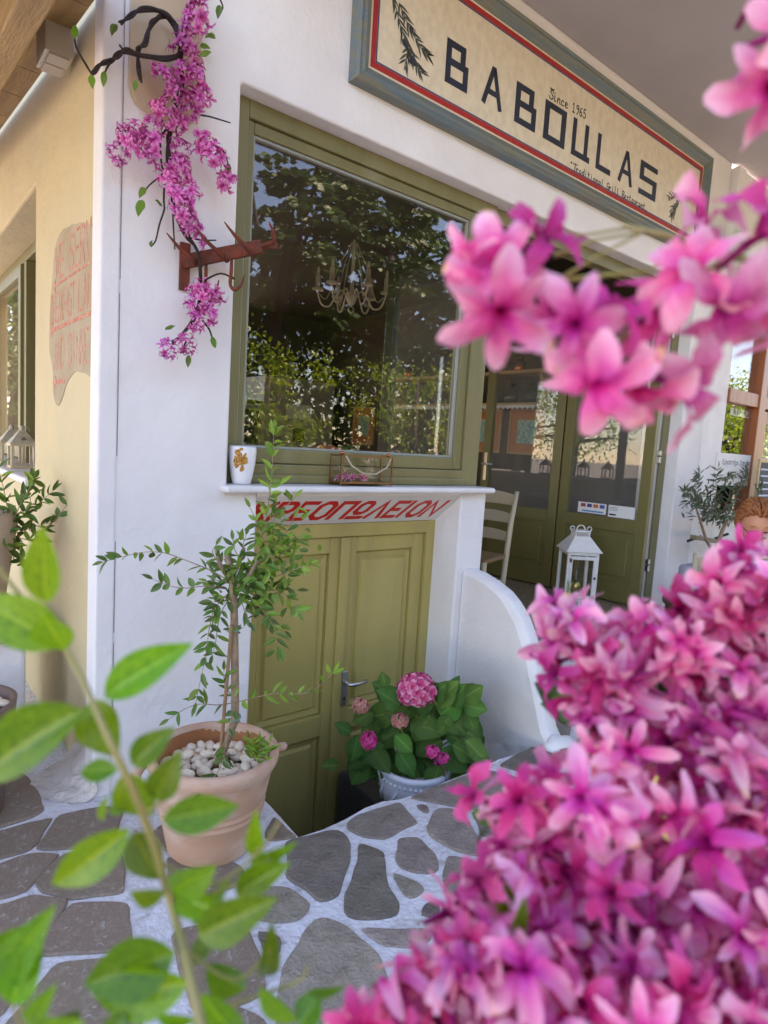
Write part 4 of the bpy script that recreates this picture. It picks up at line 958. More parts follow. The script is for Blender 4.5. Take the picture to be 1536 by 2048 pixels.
jar(4.85,.17,.07,mat('dark_spice',(.05,.02,.015),.4),'glass_jar','dark red jar seen past the handle edge of the glass door',lid=JAR)
jar(5.15,.20,.07,mat('dark_spice_brown',(.07,.035,.02),.4),'glass_jar','brown jar left of the glass door edge on the lower shelf',lid=JAR)
jar(4.50,.14,.065,COPPER,'copper_pot','copper pot with lid on top of the pine shelf behind the door glass',z=2.336)
jar(5.12,.14,.065,COPPER,'copper_pot','copper pot with lid on the shelf top, left of the door edge',z=2.336)
jar(6.3,.17,.09,COPPER,'copper_pot','copper jug at the far end of the shelf, seen through the window',z=2.336)
def pic(y, z, w, h, lab, x=5.598):
    t = thing('framed_picture', lab, 'picture', (x,y,z))
    part('frame', MB().box(x-.02,x,y-w/2,y-w/2+.025,z-h/2,z+h/2).box(x-.02,x,y+w/2-.025,y+w/2,z-h/2,z+h/2).box(x-.02,x,y-w/2+.025,y+w/2-.025,z-h/2,z-h/2+.025).box(x-.02,x,y-w/2+.025,y+w/2-.025,z+h/2-.025,z+h/2), PINE, t)
    part('mount', MB().box(x-.010,x-.004,y-w/2+.025,y+w/2-.025,z-h/2+.025,z+h/2-.025), ORMAT, t)
    part('print', MB().box(x-.013,x-.0105,y-w*.26,y+w*.26,z-h*.26,z+h*.26), TEAL, t)
pic(4.43,1.70,.50,.50,'framed teal print with orange mount, behind the door glass under the shelf bracket'); pic(5.0,1.70,.42,.50,'framed teal print half hidden by the edge of the glass door'); pic(7.4,1.72,.50,.55,'framed print seen through the shop window at its right half')
fz = thing('fridge', 'tall grey fridge deep inside the shop behind the window', 'fridge', (4.5,7.9,.262))
part('body', MB().box(4.15,5.3,7.75,8.45,.262,2.30), FRIDGE, fz, bevel=.02)
part('label', MB().box(4.62,4.80,7.742,7.749,1.42,1.62), DKCAB, fz); part('label', MB().box(4.5,4.9,7.742,7.749,1.75,1.95), PAPER, fz)
dc = thing('cabinet', 'dark glass fronted cabinet left of the grey fridge inside', 'cabinet', (3.8,7.9,.262))
part('body', MB().box(3.45,4.13,7.75,8.45,.262,1.95), DKCAB, dc, bevel=.01); part('frame', MB().box(3.45,3.50,7.72,7.749,.3,1.9).box(4.08,4.13,7.72,7.749,.3,1.9).box(3.50,4.08,7.72,7.749,1.82,1.9), FRIDGE, dc)
part('red_panel', MB().box(3.28,3.42,7.80,8.4,.265,1.7), mat('red_panel',(.30,.03,.02),.5), dc)
bl_ = ony(480,800,3.0)
bn = thing('balloon', 'pale green balloon floating at the left edge of the shop window inside', 'balloon', (bl_.x-.07,3.0,bl_.z))
part('skin', MB().lathe([(.002,-.13),(.05,-.11),(.09,-.05),(.105,.02),(.09,.08),(.05,.115),(.002,.125)],(bl_.x-.07,3.0,bl_.z),20), BALLOON, bn, smooth=True)
part('string', MB().tube([(bl_.x-.07,3.0,bl_.z-.13),(bl_.x-.06,3.01,bl_.z-.6),(bl_.x-.07,3.0,.27)],.0015,4), ROPE, bn)
it = thing('side_table', 'small inside table behind the shop window holding bouquets', 'table', (2.35,3.35,.262))
part('top', MB().box(2.0,2.62,3.1,3.6,1.22,1.25), PINE, it, bevel=.004)
for x in (2.03,2.55):
    for y in (3.13,3.53): part('leg', MB().box(x,x+.04,y,y+.04,.262,1.22), PINE, it)
def bouquet(px, Y, m, lab):
    p = ony(px, 900, Y); t = thing('bouquet', lab, 'flowers', (p.x,p.y,1.25))
    part('pot', MB().lathe([(.05,0),(.06,.07)],(p.x,p.y,1.25),12,cap0=True), WCERAM, t, smooth=True); mb = MB()
    for k in range(22): mb.ell((p.x+random.uniform(-.09,.09),p.y+random.uniform(-.06,.06),1.35+random.uniform(-.02,.07)),.026,.026,.022,7,5,jit=.6)
    part('flower_head', mb, m, t, smooth=True)
bouquet(648,3.3,mat('orange_flower',(.55,.17,.06),.6),'orange flower bouquet inside behind the window bottom edge'); bouquet(690,3.35,OLEAF,'small green bouquet inside beside the orange one')

# ------------------------------------------------------------------ chairs (ladder back, rush seat)
def make_chair(label, m, loc, rz, group=None):
    t = thing('chair', label, 'chair', (0,0,0), group)
    for sx in (-1,1):
        part('rear_leg', MB().tube([(sx*.175,.17,0),(sx*.18,.175,.25),(sx*.185,.185,.46),(sx*.19,.21,.70),(sx*.195,.26,.92)],[.017,.019,.021,.019,.015],8), m, t, smooth=True, local=True)
        part('front_leg', MB().tube([(sx*.20,-.19,0),(sx*.20,-.19,.455)],[.016,.019],8), m, t, smooth=True, local=True)
        for z in (.15,.28): part('stretcher', MB().tube([(sx*.19,-.19,z),(sx*.178,.17,z)],.010,6), m, t, smooth=True, local=True)
    for z in (.18,.31): part('stretcher', MB().tube([(-.2,-.19,z),(.2,-.19,z)],.010,6), m, t, smooth=True, local=True)
    part('stretcher', MB().tube([(-.178,.17,.22),(.178,.17,.22)],.010,6), m, t, smooth=True, local=True)
    for z, h in ((.56,.06),(.69,.065),(.82,.075)):
        mb = MB(); yb = .19+(z-.46)*.155; n = 9; vs = []
        for i in range(n):
            u = i/(n-1)*2-1; vs += [(u*.185, yb+.035*(1-u*u)+dy, z+dz+(.018*(1-u*u) if dz else 0)) for dy, dz in ((-.006,0),(.006,0),(.006,h),(-.006,h))]
        fs = [(i*4+k,(i+1)*4+k,(i+1)*4+(k+1) % 4,i*4+(k+1) % 4) for i in range(n-1) for k in range(4)]+[(3,2,1,0),(4*n-4,4*n-3,4*n-2,4*n-1)]
        mb.add(vs, fs); part('slat', mb, m, t, local=True, bevel=.003)
    part('seat', MB().extrude([(-.215,-.205,.44),(.215,-.205,.44),(.19,.185,.44),(-.19,.185,.44)],(0,0,.03)), RUSH, t, local=True, bevel=.012, seg=3)
    t.location = loc; t.rotation_euler = (0,0,rz); return t
c1 = make_chair('beige ladder back chair standing inside the open shop doorway', BEIGE, (3.305,3.02,.2625), math.radians(-75), 'ladder back chairs of the restaurant')
ps = atd(1202,1600,1.62)
c2 = make_chair('yellow painted chair mostly hidden behind the pink blossoms', YELLOW, (ps.x+.21,ps.y-.14,0), math.radians(35), 'ladder back chairs of the restaurant')
c2.location = (0,0,0)
bpy.context.view_layer.update()
lp0 = Matrix.Rotation(math.radians(100),4,'Z') @ Vector((.185,.185,0)); c2.rotation_euler = (0,0,math.radians(100)); c2.location = (ps.x-lp0.x, ps.y-lp0.y, 0)
cr = atd(1385,1100,4.25)
c3_ = dup(c1, (cr.x+.17,cr.y-.22,0), math.radians(160), 'beige ladder back chair outside at the table by the olive tree')
# table inside the doorway with mauve cloth
def cloth_table(cx, cy, z0, w, h, m, lab, clab, drop=.32):
    t = thing('table', lab, 'table', (cx,cy,z0))
    part('top', MB().box(cx-w/2,cx+w/2,cy-w/2,cy+w/2,z0+h-.03,z0+h), PINE, t)
    for sx in (-1,1):
        for sy in (-1,1): part('leg', MB().box(cx+sx*(w/2-.05)-.02,cx+sx*(w/2-.05)+.02,cy+sy*(w/2-.05)-.02,cy+sy*(w/2-.05)+.02,z0,z0+h-.03), PINE, t)
    mb = MB(); n = 48; vs = []; c_ = (cx,cy)
    rows = [(.3,0),(.7,0),(1,0),(1.02,-.012),(1.035,-.10),(1.05,-.22),(1.06,-drop)]
    for f_, dz in rows:
        for k in range(n):
            a = 2*math.pi*k/n; x, y = math.cos(a), math.sin(a); s_ = 1/max(abs(x),abs(y)); corner = max(0, s_-1.15)
            wv = (.012*math.sin(k*2.1)+.018*math.sin(k*1.3))*max(0,-dz/drop)
            vs.append((cx+x*s_*(w/2+.004)*f_+x*wv, cy+y*s_*(w/2+.004)*f_+y*wv, z0+h+.004+dz*(1+corner*.9)))
    fs = [(i*n+k,i*n+(k+1) % n,(i+1)*n+(k+1) % n,(i+1)*n+k) for i in range(len(rows)-1) for k in range(n)]+[tuple(range(n))]
    mb.add(vs, fs); o = part('tablecloth', mb, m, None, smooth=True); tag(o, clab, 'tablecloth')
cloth_table(3.36,3.80,.2625,.66,.74,CLOTH,'table just inside the open shop doorway, under the mauve cloth','mauve cloth hanging over the table inside the doorway')
ct = atd(1462,1128,4.45)
cloth_table(ct.x+.1,ct.y-.12,0,.70,.74,CLOTHB,'outside table beside the olive tree, under the grey cloth','blue grey cloth on the outside table at the right')

# ------------------------------------------------------------------ white floor lantern in front of the glass doors
LX, LY = 4.36, 2.84
def lantern(name, label, x, y, z, w, h, m, loc_rz=0, group=None, lampin=True):
    t = thing(name, label, 'lantern', (0,0,0), group); L = dict(local=True); s = w/2; p = w*.09
    part('base', MB().box(-s*1.06,s*1.06,-s*1.06,s*1.06,0,h*.035).box(-s,s,-s,s,h*.035,h*.13), m, t, bevel=.003, **L)
    mb = MB()
    for k in range(4): mb.box(-s*.62+k*s*.33,-s*.62+k*s*.33+s*.22,-s-.004,-s+.001,h*.06,h*.11)
    part('fretwork', mb, mat('fretwork_grey',(.35,.34,.33),.6), t, **L)
    for sx in (-1,1):
        for sy in (-1,1): part('corner_post', MB().box(sx*s-(p if sx > 0 else 0),sx*s+(p if sx < 0 else 0),sy*s-(p if sy > 0 else 0),sy*s+(p if sy < 0 else 0),h*.13,h*.66), m, t, bevel=.002, **L)
    q = s-p
    d = part('door', MB().box(-q,-q+p*.8,-s-.006,-s+p*.5,h*.14,h*.65).box(q-p*.8,q,-s-.006,-s+p*.5,h*.14,h*.65).box(-q+p*.8,q-p*.8,-s-.006,-s+p*.5,h*.14,h*.18).box(-q+p*.8,q-p*.8,-s-.006,-s+p*.5,h*.61,h*.65), m, t, bevel=.002, **L)
    for z_ in (h*.2,h*.6): part('hinge', MB().box(-q-.008,-q+.008,-s-.012,-s-.007,z_-.015,z_+.015), RUST, d, **L)
    part('latch', MB().ell((q-.004,-s-.012,h*.40),.010,.007,.010,8,5), RUST, d, **L)
    part('pane', MB().box(-q,q,-s+p*.3,-s+p*.35,h*.14,h*.65), CGLASS, d, **L)
    for sx in (-1,1): part('pane', MB().box(sx*(s-p*.5)-.001,sx*(s-p*.5)+.001,-s+p,s-p,h*.13,h*.66), CGLASS, t, **L)
    part('pane', MB().box(-q,q,s-p*.5,s-p*.45,h*.13,h*.66), CGLASS, t, **L)
    part('top_rail', MB().box(-s,s,-s,s,h*.66,h*.70).box(-s*1.16,s*1.16,-s*1.16,s*1.16,h*.70,h*.715), m, t, bevel=.003, **L)
    mb = MB(); a, b = s*1.12, s*.5; n = 4
    mb.add([(-a,-a,h*.715),(a,-a,h*.715),(a,a,h*.715),(-a,a,h*.715),(-b,-b,h*.875),(b,-b,h*.875),(b,b,h*.875),(-b,b,h*.875)],[(0,1,5,4),(1,2,6,5),(2,3,7,6),(3,0,4,7),(4,5,6,7)])
    part('roof', mb, m, t, bevel=.003, **L)
    mb = MB(); mb.box(-b*.98,b*.98,-b*.98,b*.98,h*.93,h*.945)
    for k in range(8):
        for sy in (-1,1): mb.box(-b*.9+k*b*.25,-b*.9+k*b*.25+b*.10,sy*b*.88-.004,sy*b*.88+.004,h*.875,h*.93); mb.box(sy*b*.88-.004,sy*b*.88+.004,-b*.9+k*b*.25,-b*.9+k*b*.25+b*.10,h*.875,h*.93)
    part('gallery', mb, m, t, **L)
    part('handle', MB().tube([(-b*.55+b*.55*(1-math.cos(a_))*1.0,0,h*.945+h*.055*math.sin(a_)) for a_ in [i*math.pi/10 for i in range(11)]],.005,6), m, t, smooth=True, **L)
    for sx in (-1,1): part('scroll', MB().tube([(sx*(b*1.05+.020*math.cos(a_)*(1-a_/8)),0,h*.955+.02*math.sin(a_)*(1-a_/8)+.005) for a_ in [i*.5-1.57 for i in range(11)]],.004,5), m, t, smooth=True, **L)
    if lampin:
        lm = part('oil_lamp', MB().lathe([(.045,0),(.05,.01),(.02,.03),(.018,.05),(.04,.07),(.045,.09),(.02,.12)],(0,0,h*.13),14,cap0=True), BRASS, t, smooth=True, **L)
        part('chimney', MB().lathe([(.022,.12),(.034,.15),(.036,.18),(.02,.23),(.018,.32)],(0,0,h*.13),14), JAR, lm, smooth=True, **L)
    t.location = (x,y,z); t.rotation_euler = (0,0,loc_rz); return t
lt = lantern('lantern', 'tall white wooden lantern with an oil lamp inside, standing before the glass shop door', LX, LY, .2625, .245, .66, WPAINT, math.radians(-38))
# two small lanterns on the side window sill
def small_lantern(x, y, z, lab):
    t = thing('lantern', lab, 'lantern', (0,0,0), 'lanterns on the side window sill'); t.scale = (.72,.72,.70); L = dict(local=True); m = mat('worn_tin',(.50,.46,.36),.6,c2=(.40,.34,.24),nscale=20); mc = BEIGE; s = .085
    part('base', MB().box(-s*1.2,s*1.2,-s*1.2,s*1.2,0,.025), mc, t, bevel=.004, **L)
    for sx in (-1,1):
        for sy in (-1,1): part('corner_post', MB().box(sx*s-.012,sx*s+.012,sy*s-.012,sy*s+.012,.025,.20), mc, t, bevel=.002, **L)
    for sx in (-1,1):
        part('pane', MB().box(sx*s-.001,sx*s+.001,-s+.012,s-.012,.025,.20), CGLASS, t, **L); part('pane', MB().box(-s+.012,s-.012,sx*s-.001,sx*s+.001,.025,.20), CGLASS, t, **L)
    part('top_rail', MB().box(-s*1.25,s*1.25,-s*1.25,s*1.25,.20,.222), mc, t, bevel=.003, **L)
    part('roof', MB().add([(-.105,-.105,.222),(.105,-.105,.222),(.105,.105,.222),(-.105,.105,.222),(-.025,-.025,.335),(.025,-.025,.335),(.025,.025,.335),(-.025,.025,.335)],[(0,1,5,4),(1,2,6,5),(2,3,7,6),(3,0,4,7),(4,5,6,7)]), m, t, bevel=.004, **L)
    part('knob', MB().lathe([(.025,.335),(.02,.35),(.024,.365),(.012,.38),(.002,.384)],(0,0,0),10), m, t, smooth=True, **L)
    part('ring', MB().tube([(.02+.04*math.cos(a_*.5),0,.33+.045*math.sin(a_*.5)) for a_ in range(8)],.004,5), m, t, smooth=True, **L)
    mb = MB()
    for k in range(7): mb.ell((0 if k == 6 else .014*math.cos(k),-.082,.262+(0 if k == 6 else .014*math.sin(k))),.005,.004,.005,6,4)
    part('pierced_rosette', mb, DKCAB, t, **L)
    t.location = (x,y,z); return t
q0 = onx(42,958,.74); small_lantern(.745,q0.y,1.1685,'nearer small beige lantern with white tin roof on the side window sill')
q1 = onx(-2,965,.74); small_lantern(.745,q0.y+.38,1.1685,'farther small lantern on the side sill, cut by the left edge of the photo')

# ------------------------------------------------------------------ left corner: ledge, planter, pots
le = thing('masonry_ledge', 'white masonry ledge with a beige stone top against the cream side wall', 'ledge', (.2,3.2,0))
part('body', MB().box(-1.4,.50,2.93,3.6,0,.545), PLASTER, le, bevel=.02, seg=3); part('cap_slab', MB().box(-1.42,.53,2.89,3.6,.547,.60), PLANTERM, le, bevel=.012, seg=3)
pl = thing('planter', 'large beige rounded planter on the ledge under the side window', 'planter', (.22,3.14,.60))
part('body', MB().lathe([(.18,0),(.215,.02),(.24,.2),(.262,.36),(.272,.42),(.268,.455),(.25,.47),(.232,.46),(.225,.40),(.02,.39)],(.232,3.17,.602),40,cap0=True), PLANTERM, pl, smooth=True)
def lathe_pot(name, lab, c, prof, m, inner=None, cat='pot', n=48, wob=.006):
    t = thing(name, lab, cat, c); part('body', MB().lathe(prof, c, n, cap0=True, wob=wob), m, t, smooth=True); return t
bp_ = lathe_pot('plant_pot', 'dark brown tapered pot with white pebbles at the left edge of the photo', (.235,2.615,.006), [(.125,0),(.135,.01),(.16,.25),(.178,.42),(.180,.435),(.172,.44),(.162,.43),(.155,.36)], BROWNPOT)
part('soil', MB().lathe([(.158,.385),(.002,.39)],(.235,2.615,.006),24), DKCAB, bp_)
# terracotta pot with ears
TX, TY, TZ = .925, 1.985, .006
tp = thing('terracotta_pot', 'wide pale terracotta pot with a small ear handle, full of white pebbles', 'pot', (TX,TY,TZ))
part('body', MB().lathe([(.148,0),(.152,.006),(.165,.07),(.176,.13),(.181,.136),(.181,.142),(.175,.148),(.179,.154),(.184,.160),(.184,.167),(.179,.173),(.184,.180),(.196,.24),(.203,.283),(.212,.295),(.222,.312),(.225,.330),(.222,.345),(.213,.352),(.200,.349),(.192,.335),(.186,.27)],(TX,TY,TZ),72,cap0=True,wob=.008), TERRA, tp, smooth=True)
part('inner_wall', MB().lathe([(.1915,.336),(.185,.29),(.182,.255)],(TX,TY,TZ),48), TERRAIN_, tp, smooth=True)
part('soil', MB().lathe([(.184,.262),(.001,.272)],(TX,TY,TZ),32), DKCAB, tp)
for a in (math.radians(-5), math.radians(175)):
    ca, sa = math.cos(a), math.sin(a); Q = lambda r, t, z: (TX+ca*r-sa*t, TY+sa*r+ca*t, TZ+z)
    part('ear_handle', MB().tube([Q(.205,-.055,.325),Q(.235,-.045,.318),Q(.258,-.02,.305),Q(.262,.0,.295),Q(.258,.02,.285),Q(.235,.045,.272),Q(.205,.05,.27)],[.014,.016,.016,.016,.016,.016,.014],8), TERRA, tp, smooth=True)
PB = []
for s in range(6):
    mb = MB(); rr = random.Random(s); mb.ell((0,0,0),1.1,rr.uniform(.6,.85),rr.uniform(.45,.6),18,12,jit=.16); me = mb.mesh('pebble', smooth=True); me.materials.append(PEBBLE); PB.append(me)
def pebbles(par, cx, cy, z, R, num, smin=.020, smax=.034, avoid=0):
    pts = []; tries = 0
    while len(pts) < num and tries < 4000:
        tries += 1; a = random.uniform(0,6.283); r = R*math.sqrt(random.random()); s = random.uniform(smin,smax); p = (cx+r*math.cos(a), cy+r*math.sin(a))
        if r+s*.7 > R+.006 or r < avoid: continue
        if all((p[0]-q[0])**2+(p[1]-q[1])**2 > (s+q[2])**2*.55 for q in pts):
            pts.append((*p, s))
            m4 = Matrix.Translation((p[0],p[1],z+s*.45+random.uniform(0,.008))) @ Matrix.Rotation(random.uniform(0,6.28),4,'Z') @ Matrix.Rotation(random.uniform(-.4,.4),4,'X') @ Matrix.Scale(s,4)
            inst('pebble', random.choice(PB), par, m4)
pebbles(tp, TX, TY, TZ+.264, .182, 70, avoid=.02); pebbles(tp, TX, TY, TZ+.285, .16, 26, .018,.03, avoid=.03)
pebbles(bp_, .235, 2.615, .39, .152, 40)

# ------------------------------------------------------------------ leafy things
def spray(par, pts3, key, L, W, step, side=None, twig=.0022, m=TWIG, tag_=None, jit=.5, limit=None, droop=0, both=True):
    """a twig with opposite leaves"""
    pts3 = smooth(pts3, 3)
    part('twig', MB().tube(pts3, [twig*(1-.6*i/len(pts3)) for i in range(len(pts3))], 5), m, par, smooth=True)
    pts3 = pts3[::2]+([pts3[-1]] if len(pts3) % 2 == 0 else [])
    out_ = 0
    for i in range(len(pts3)-1):
        a, b = Vector(pts3[i]), Vector(pts3[i+1]); d = (b-a); n_ = max(1, int(d.length/step))
        for k in range(n_):
            p = a.lerp(b, (k+random.random()*.5)/n_)
            for sg in ((-1,1) if both else (random.choice((-1,1)),)):
                if random.random() < .22: continue
                dn = d.normalized(); ax = Vector((random.uniform(-1,1),random.uniform(-1,1),random.uniform(-1,1))); sd_ = dn.cross(Vector((.55,.75,random.uniform(-.6,.6)))).normalized()*sg
                dr = dn*random.uniform(.3,.9)+sd_*random.uniform(.5,1)+ax*.7*jit+Vector((0,0,-droop))
                nn = Vector((-.43,-.6,.65))+Vector((random.uniform(-1,1),random.uniform(-1,1),random.uniform(-1,1)))*.75
                put_leaf(par, key if random.random() < .8 else ('oly' if key == 'ol' else key), p, dr, nn, L*random.uniform(.6,1.2), W*random.uniform(.7,1.2)); out_ += 1
    # tip leaf
    put_leaf(par, key, pts3[-1], Vector(pts3[-1])-Vector(pts3[-2]), Vector((-.4,-.7,.5)), L*.8, W*.7)
    return out_
# little standard tree in the terracotta pot
mt = thing('myrtle_tree', 'small potted myrtle standard with arching leafy shoots, tied to a stake', 'tree', (TX,TY,TZ+.27))
def tpnt(x, y, off=0.0):   # vertical plane through the stem, facing the visitor
    d = ray(x, y); nrm = Vector((FW.x, FW.y, 0)).normalized(); t = (Vector((TX,TY,0))-CAM).dot(nrm)+off
    return CAM + d*(t/d.dot(nrm))
part('trunk', MB().tube([(TX,TY,TZ+.25)]+[tpnt(x,y,.0) for x,y in ((470,1440),(470,1360),(469,1280),(468,1210),(466,1165),(460,1130),(452,1108))],[.015,.0145,.014,.0135,.013,.014,.012,.008],9), TWIG, mt, smooth=True)
part('stake', MB().tube([(TX+.012,TY-.016,TZ+.25)]+[tpnt(463,1250,-.025)],.0065,7), mat('stake_wood',(.30,.17,.09),.8), mt)
for y in (1262,1440): 
    c_ = tpnt(468,y); part('tie', MB().tube([c_+Vector((.022*math.cos(a*.8),.022*math.sin(a*.8),.003*a-.01)) for a in range(9)],.004,5), mat('green_tie',(.16,.30,.22),.6), mt)
for s_ in ([(466,1165),(440,1130),(432,1100)],[(466,1150),(480,1120),(488,1095)],[(468,1185),(500,1150),(515,1120)]):
    part('branch', MB().tube([tpnt(x,y,random.uniform(-.03,.03)) for x,y in s_],[.009,.008,.006],7), TWIG, mt, smooth=True)
shoots = [([(505,1150),(520,1090),(535,1020),(543,960),(546,900),(548,862)],0,'oly',11),([(500,1160),(530,1110),(545,1060),(550,1010)],.04,'oly',0),([(510,1165),(560,1110),(590,1085),(606,1078)],.03,'oly',0),
 ([(500,1170),(560,1150),(600,1135),(620,1128)],-.05,'oly',0),([(505,1180),(555,1180),(595,1180)],.02,'ol',0),([(500,1190),(560,1185),(585,1205),(596,1222)],-.03,'oly',0),([(500,1195),(530,1225),(550,1260),(556,1300)],-.05,'ol',0),([(505,1200),(545,1235),(570,1262)],.05,'ol',0),
 ([(455,1160),(420,1140),(370,1120),(330,1106),(290,1104),(250,1112),(206,1124)],-.04,'ol',0),([(450,1175),(410,1172),(375,1176),(340,1172),(306,1158)],-.09,'ol',0),([(455,1190),(430,1215),(418,1260),(412,1310),(402,1355),(392,1405)],-.1,'ol',0),([(460,1195),(440,1230),(432,1280),(425,1310)],-.05,'ol',0),
 ([(475,1405),(510,1395),(560,1386),(600,1388),(630,1378),(655,1358),(668,1340)],-.05,'oly',0),([(470,1405),(435,1410),(400,1408),(370,1418),(338,1438)],-.08,'ol',0),([(466,1420),(455,1470),(446,1520),(432,1550),(402,1585)],-.20,'ol',0),([(470,1400),(450,1370),(448,1340)],-.03,'ol',0),
 ([(440,1130),(425,1105),(432,1090)],0,'ol',0),([(480,1120),(486,1090),(492,1070)],.02,'ol',0),([(490,1140),(470,1100),(466,1080)],.04,'ol',0),([(470,1170),(430,1160),(405,1165)],.05,'ol',0),([(470,1190),(440,1195),(420,1212)],.06,'ol',0),([(480,1190),(490,1225),(500,1245)],-.06,'ol',0),([(540,1110),(575,1060),(588,1035)],0,'oly',0),([(530,1090),(512,1040),(500,1015)],-.02,'oly',0),([(545,1030),(575,1010),(590,995)],.02,'oly',0)]
tot = 0
for s_, off, key, _ in shoots:
    n_ = len(s_); tot += spray(mt, [tpnt(x, y, off*(.25+i/n_)) for i, (x, y) in enumerate(s_)], key, .050, .0185, .022)
for k in range(120):     # dense knot of the crown
    p = tpnt(random.gauss(488,36), random.gauss(1168,32), random.uniform(-.09,.09))
    put_leaf(mt, random.choice(('ol','ol','oly')), p, Vector((random.uniform(-1,1),random.uniform(-1,1),random.uniform(-.6,1))), Vector((-.4,-.6,.6))+Vector((random.uniform(-1,1),random.uniform(-1,1),random.uniform(-1,1)))*.7, .050, .0195)
for k in range(90):
    p = tpnt(random.gauss(550,32), random.gauss(1110,55), random.uniform(-.08,.08))
    put_leaf(mt, random.choice(('oly','oly','ol')), p, Vector((random.uniform(-.6,1),random.uniform(-1,.6),random.uniform(-.4,1))), Vector((-.4,-.6,.6))+Vector((random.uniform(-1,1),random.uniform(-1,1),random.uniform(-1,1)))*.7, .046, .0165)
hb = thing('pot_herb', 'bright green young herb shoots among the pebbles at the foot of the myrtle stem', 'plant', (TX,TY,TZ+.28))
for k in range(3):
    c_ = tpnt(510+k*14-8, 1500+k*6, -.06); spray(hb, [c_+Vector((0,0,-.03)), c_+Vector((.005,-.005,.0)), c_+Vector((.012*(k-1),-.01,.05))], 'oly', .045, .013, .009, both=True, m=GSTEM)
# plant in the beige planter
pp = thing('olive_shrub', 'bushy dark green shrub with one arching shoot in the beige planter', 'shrub', (.232,3.17,1.0))
def pl_(x, y, Y=3.1): return ony(x, y, Y)
part('stem', MB().tube([(.232,3.17,.99),(.22,3.16,1.1),(.18,3.14,1.2)],[.014,.012,.008],7), TWIG, pp, smooth=True)
spray(pp, [pl_(60,1075,3.05),pl_(100,1050,3.02),pl_(130,1015,3.0),pl_(150,990,3.0),pl_(168,960,2.98),pl_(178,920,2.98)], 'ol', .065, .021, .055, droop=0)
for s_ in ([(20,1060),(40,1010),(60,975),(70,955)],[(10,1050),(50,1030),(85,1000),(110,978)],[(0,1060),(-30,1000),(-40,950)],[(20,1070),(50,1060),(80,1050),(120,1042)],[(10,1080),(30,1095),(28,1115)],[(0,1080),(-20,1110),(-30,1140)],[(20,1050),(10,990),(-5,930)],[(30,1050),(60,1010),(55,980)],[(10,1060),(-10,1030),(-60,1000)],[(20,1070),(60,1080),(80,1068)],[(40,1110),(50,1135)]):
    spray(pp, [pl_(x,y,3.1+random.uniform(-.12,.12)) for x,y in s_], 'ol', .062, .021, .026)
for k in range(40): put_leaf(pp, 'ol', pl_(random.gauss(18,34), random.gauss(1030,34), random.uniform(2.95,3.3)), Vector((random.uniform(-1,1),random.uniform(-1,1),random.uniform(-.6,1))), Vector((-.2,-.8,.5))+Vector((random.uniform(-1,1),random.uniform(-1,1),random.uniform(-1,1)))*.6, .062, .021)
# fillet of rough plaster at the foot of the side wall
mb = MB(); vs = []; N1, N2 = 40, 14
for i in range(N1+1):
    u = i/N1; y = 2.475+u*.43; R_ = .02+.15*math.sin(math.pi*min(1,u*1.05+.02))**.7
    for j in range(N2+1):
        t_ = j/N2*math.pi/2; x = .669-R_*1.15+R_*1.15*math.cos(t_); z = R_-R_*math.sin(t_)
        nz = (noise.noise((y*11,z*13+x*9,1))*.012+noise.noise((y*36,z*36+x*30,4))*.006)*min(1,R_*9)
        vs.append((x-nz*.5, y, max(.001,z+nz*.8+.003)))
mb.add(vs, [(i*(N2+1)+j,i*(N2+1)+j+1,(i+1)*(N2+1)+j+1,(i+1)*(N2+1)+j) for i in range(N1) for j in range(N2)])
part('rough_fillet', mb, ROUGHP, bld, smooth=True)

# hydrangea in the white pot
hc = ony(830,1545,2.17); HX, HY = hc.x, 2.17
wp = thing('white_pot', 'white ceramic pot with a beaded rim, standing in the sunken entrance', 'pot', (HX,HY,-.358))
part('body', MB().lathe([(.11,0),(.12,.008),(.15,.06),(.175,.13),(.185,.19),(.18,.215),(.187,.225),(.185,.245),(.17,.25),(.16,.235),(.15,.20),(.01,.19)],(HX,HY,-.358),48,cap0=True), WCERAM, wp, smooth=True)
mb = MB()
for k in range(44): a = k*2*math.pi/44; mb.ell((HX+.184*math.cos(a),HY+.184*math.sin(a),-.358+.200),.008,.008,.008,6,4)
part('bead_row', mb, WCERAM, wp, smooth=True)
mb = MB()
for k in range(12):
    a = k*2*math.pi/12; mb.tube([(HX+r*math.cos(a+t),HY+r*math.sin(a+t),-.358+z) for r, z, t in ((.148,.05,0),(.166,.09,.12),(.180,.13,.24),(.186,.17,.36))],[.004,.009,.009,.004],6)
part('swirl_relief', mb, WCERAM, wp, smooth=True)
hy = thing('hydrangea', 'leafy hydrangea with one large pink bloom and small buds in the white pot', 'shrub', (HX,HY,-.15))
def hp_(x, y, off=0):
    d = ray(x, y); nrm = Vector((FW.x, FW.y, 0)).normalized(); t = (Vector((HX,HY,0))-CAM).dot(nrm)+off; return CAM + d*(t/d.dot(nrm))
HC = Vector((HX,HY,-.16))
for x, y in ((833,1400),(735,1420),(798,1450),(740,1480),(870,1500),(920,1400),(780,1420),(880,1450),(940,1460)):
    e_ = hp_(x, y, random.uniform(-.05,.08)); part('stem', MB().tube([HC+Vector((random.uniform(-.05,.05),random.uniform(-.05,.05),0)), HC.lerp(e_,.55)+Vector((0,0,.03)), e_],[.006,.005,.004],6), GSTEM, hy, smooth=True)
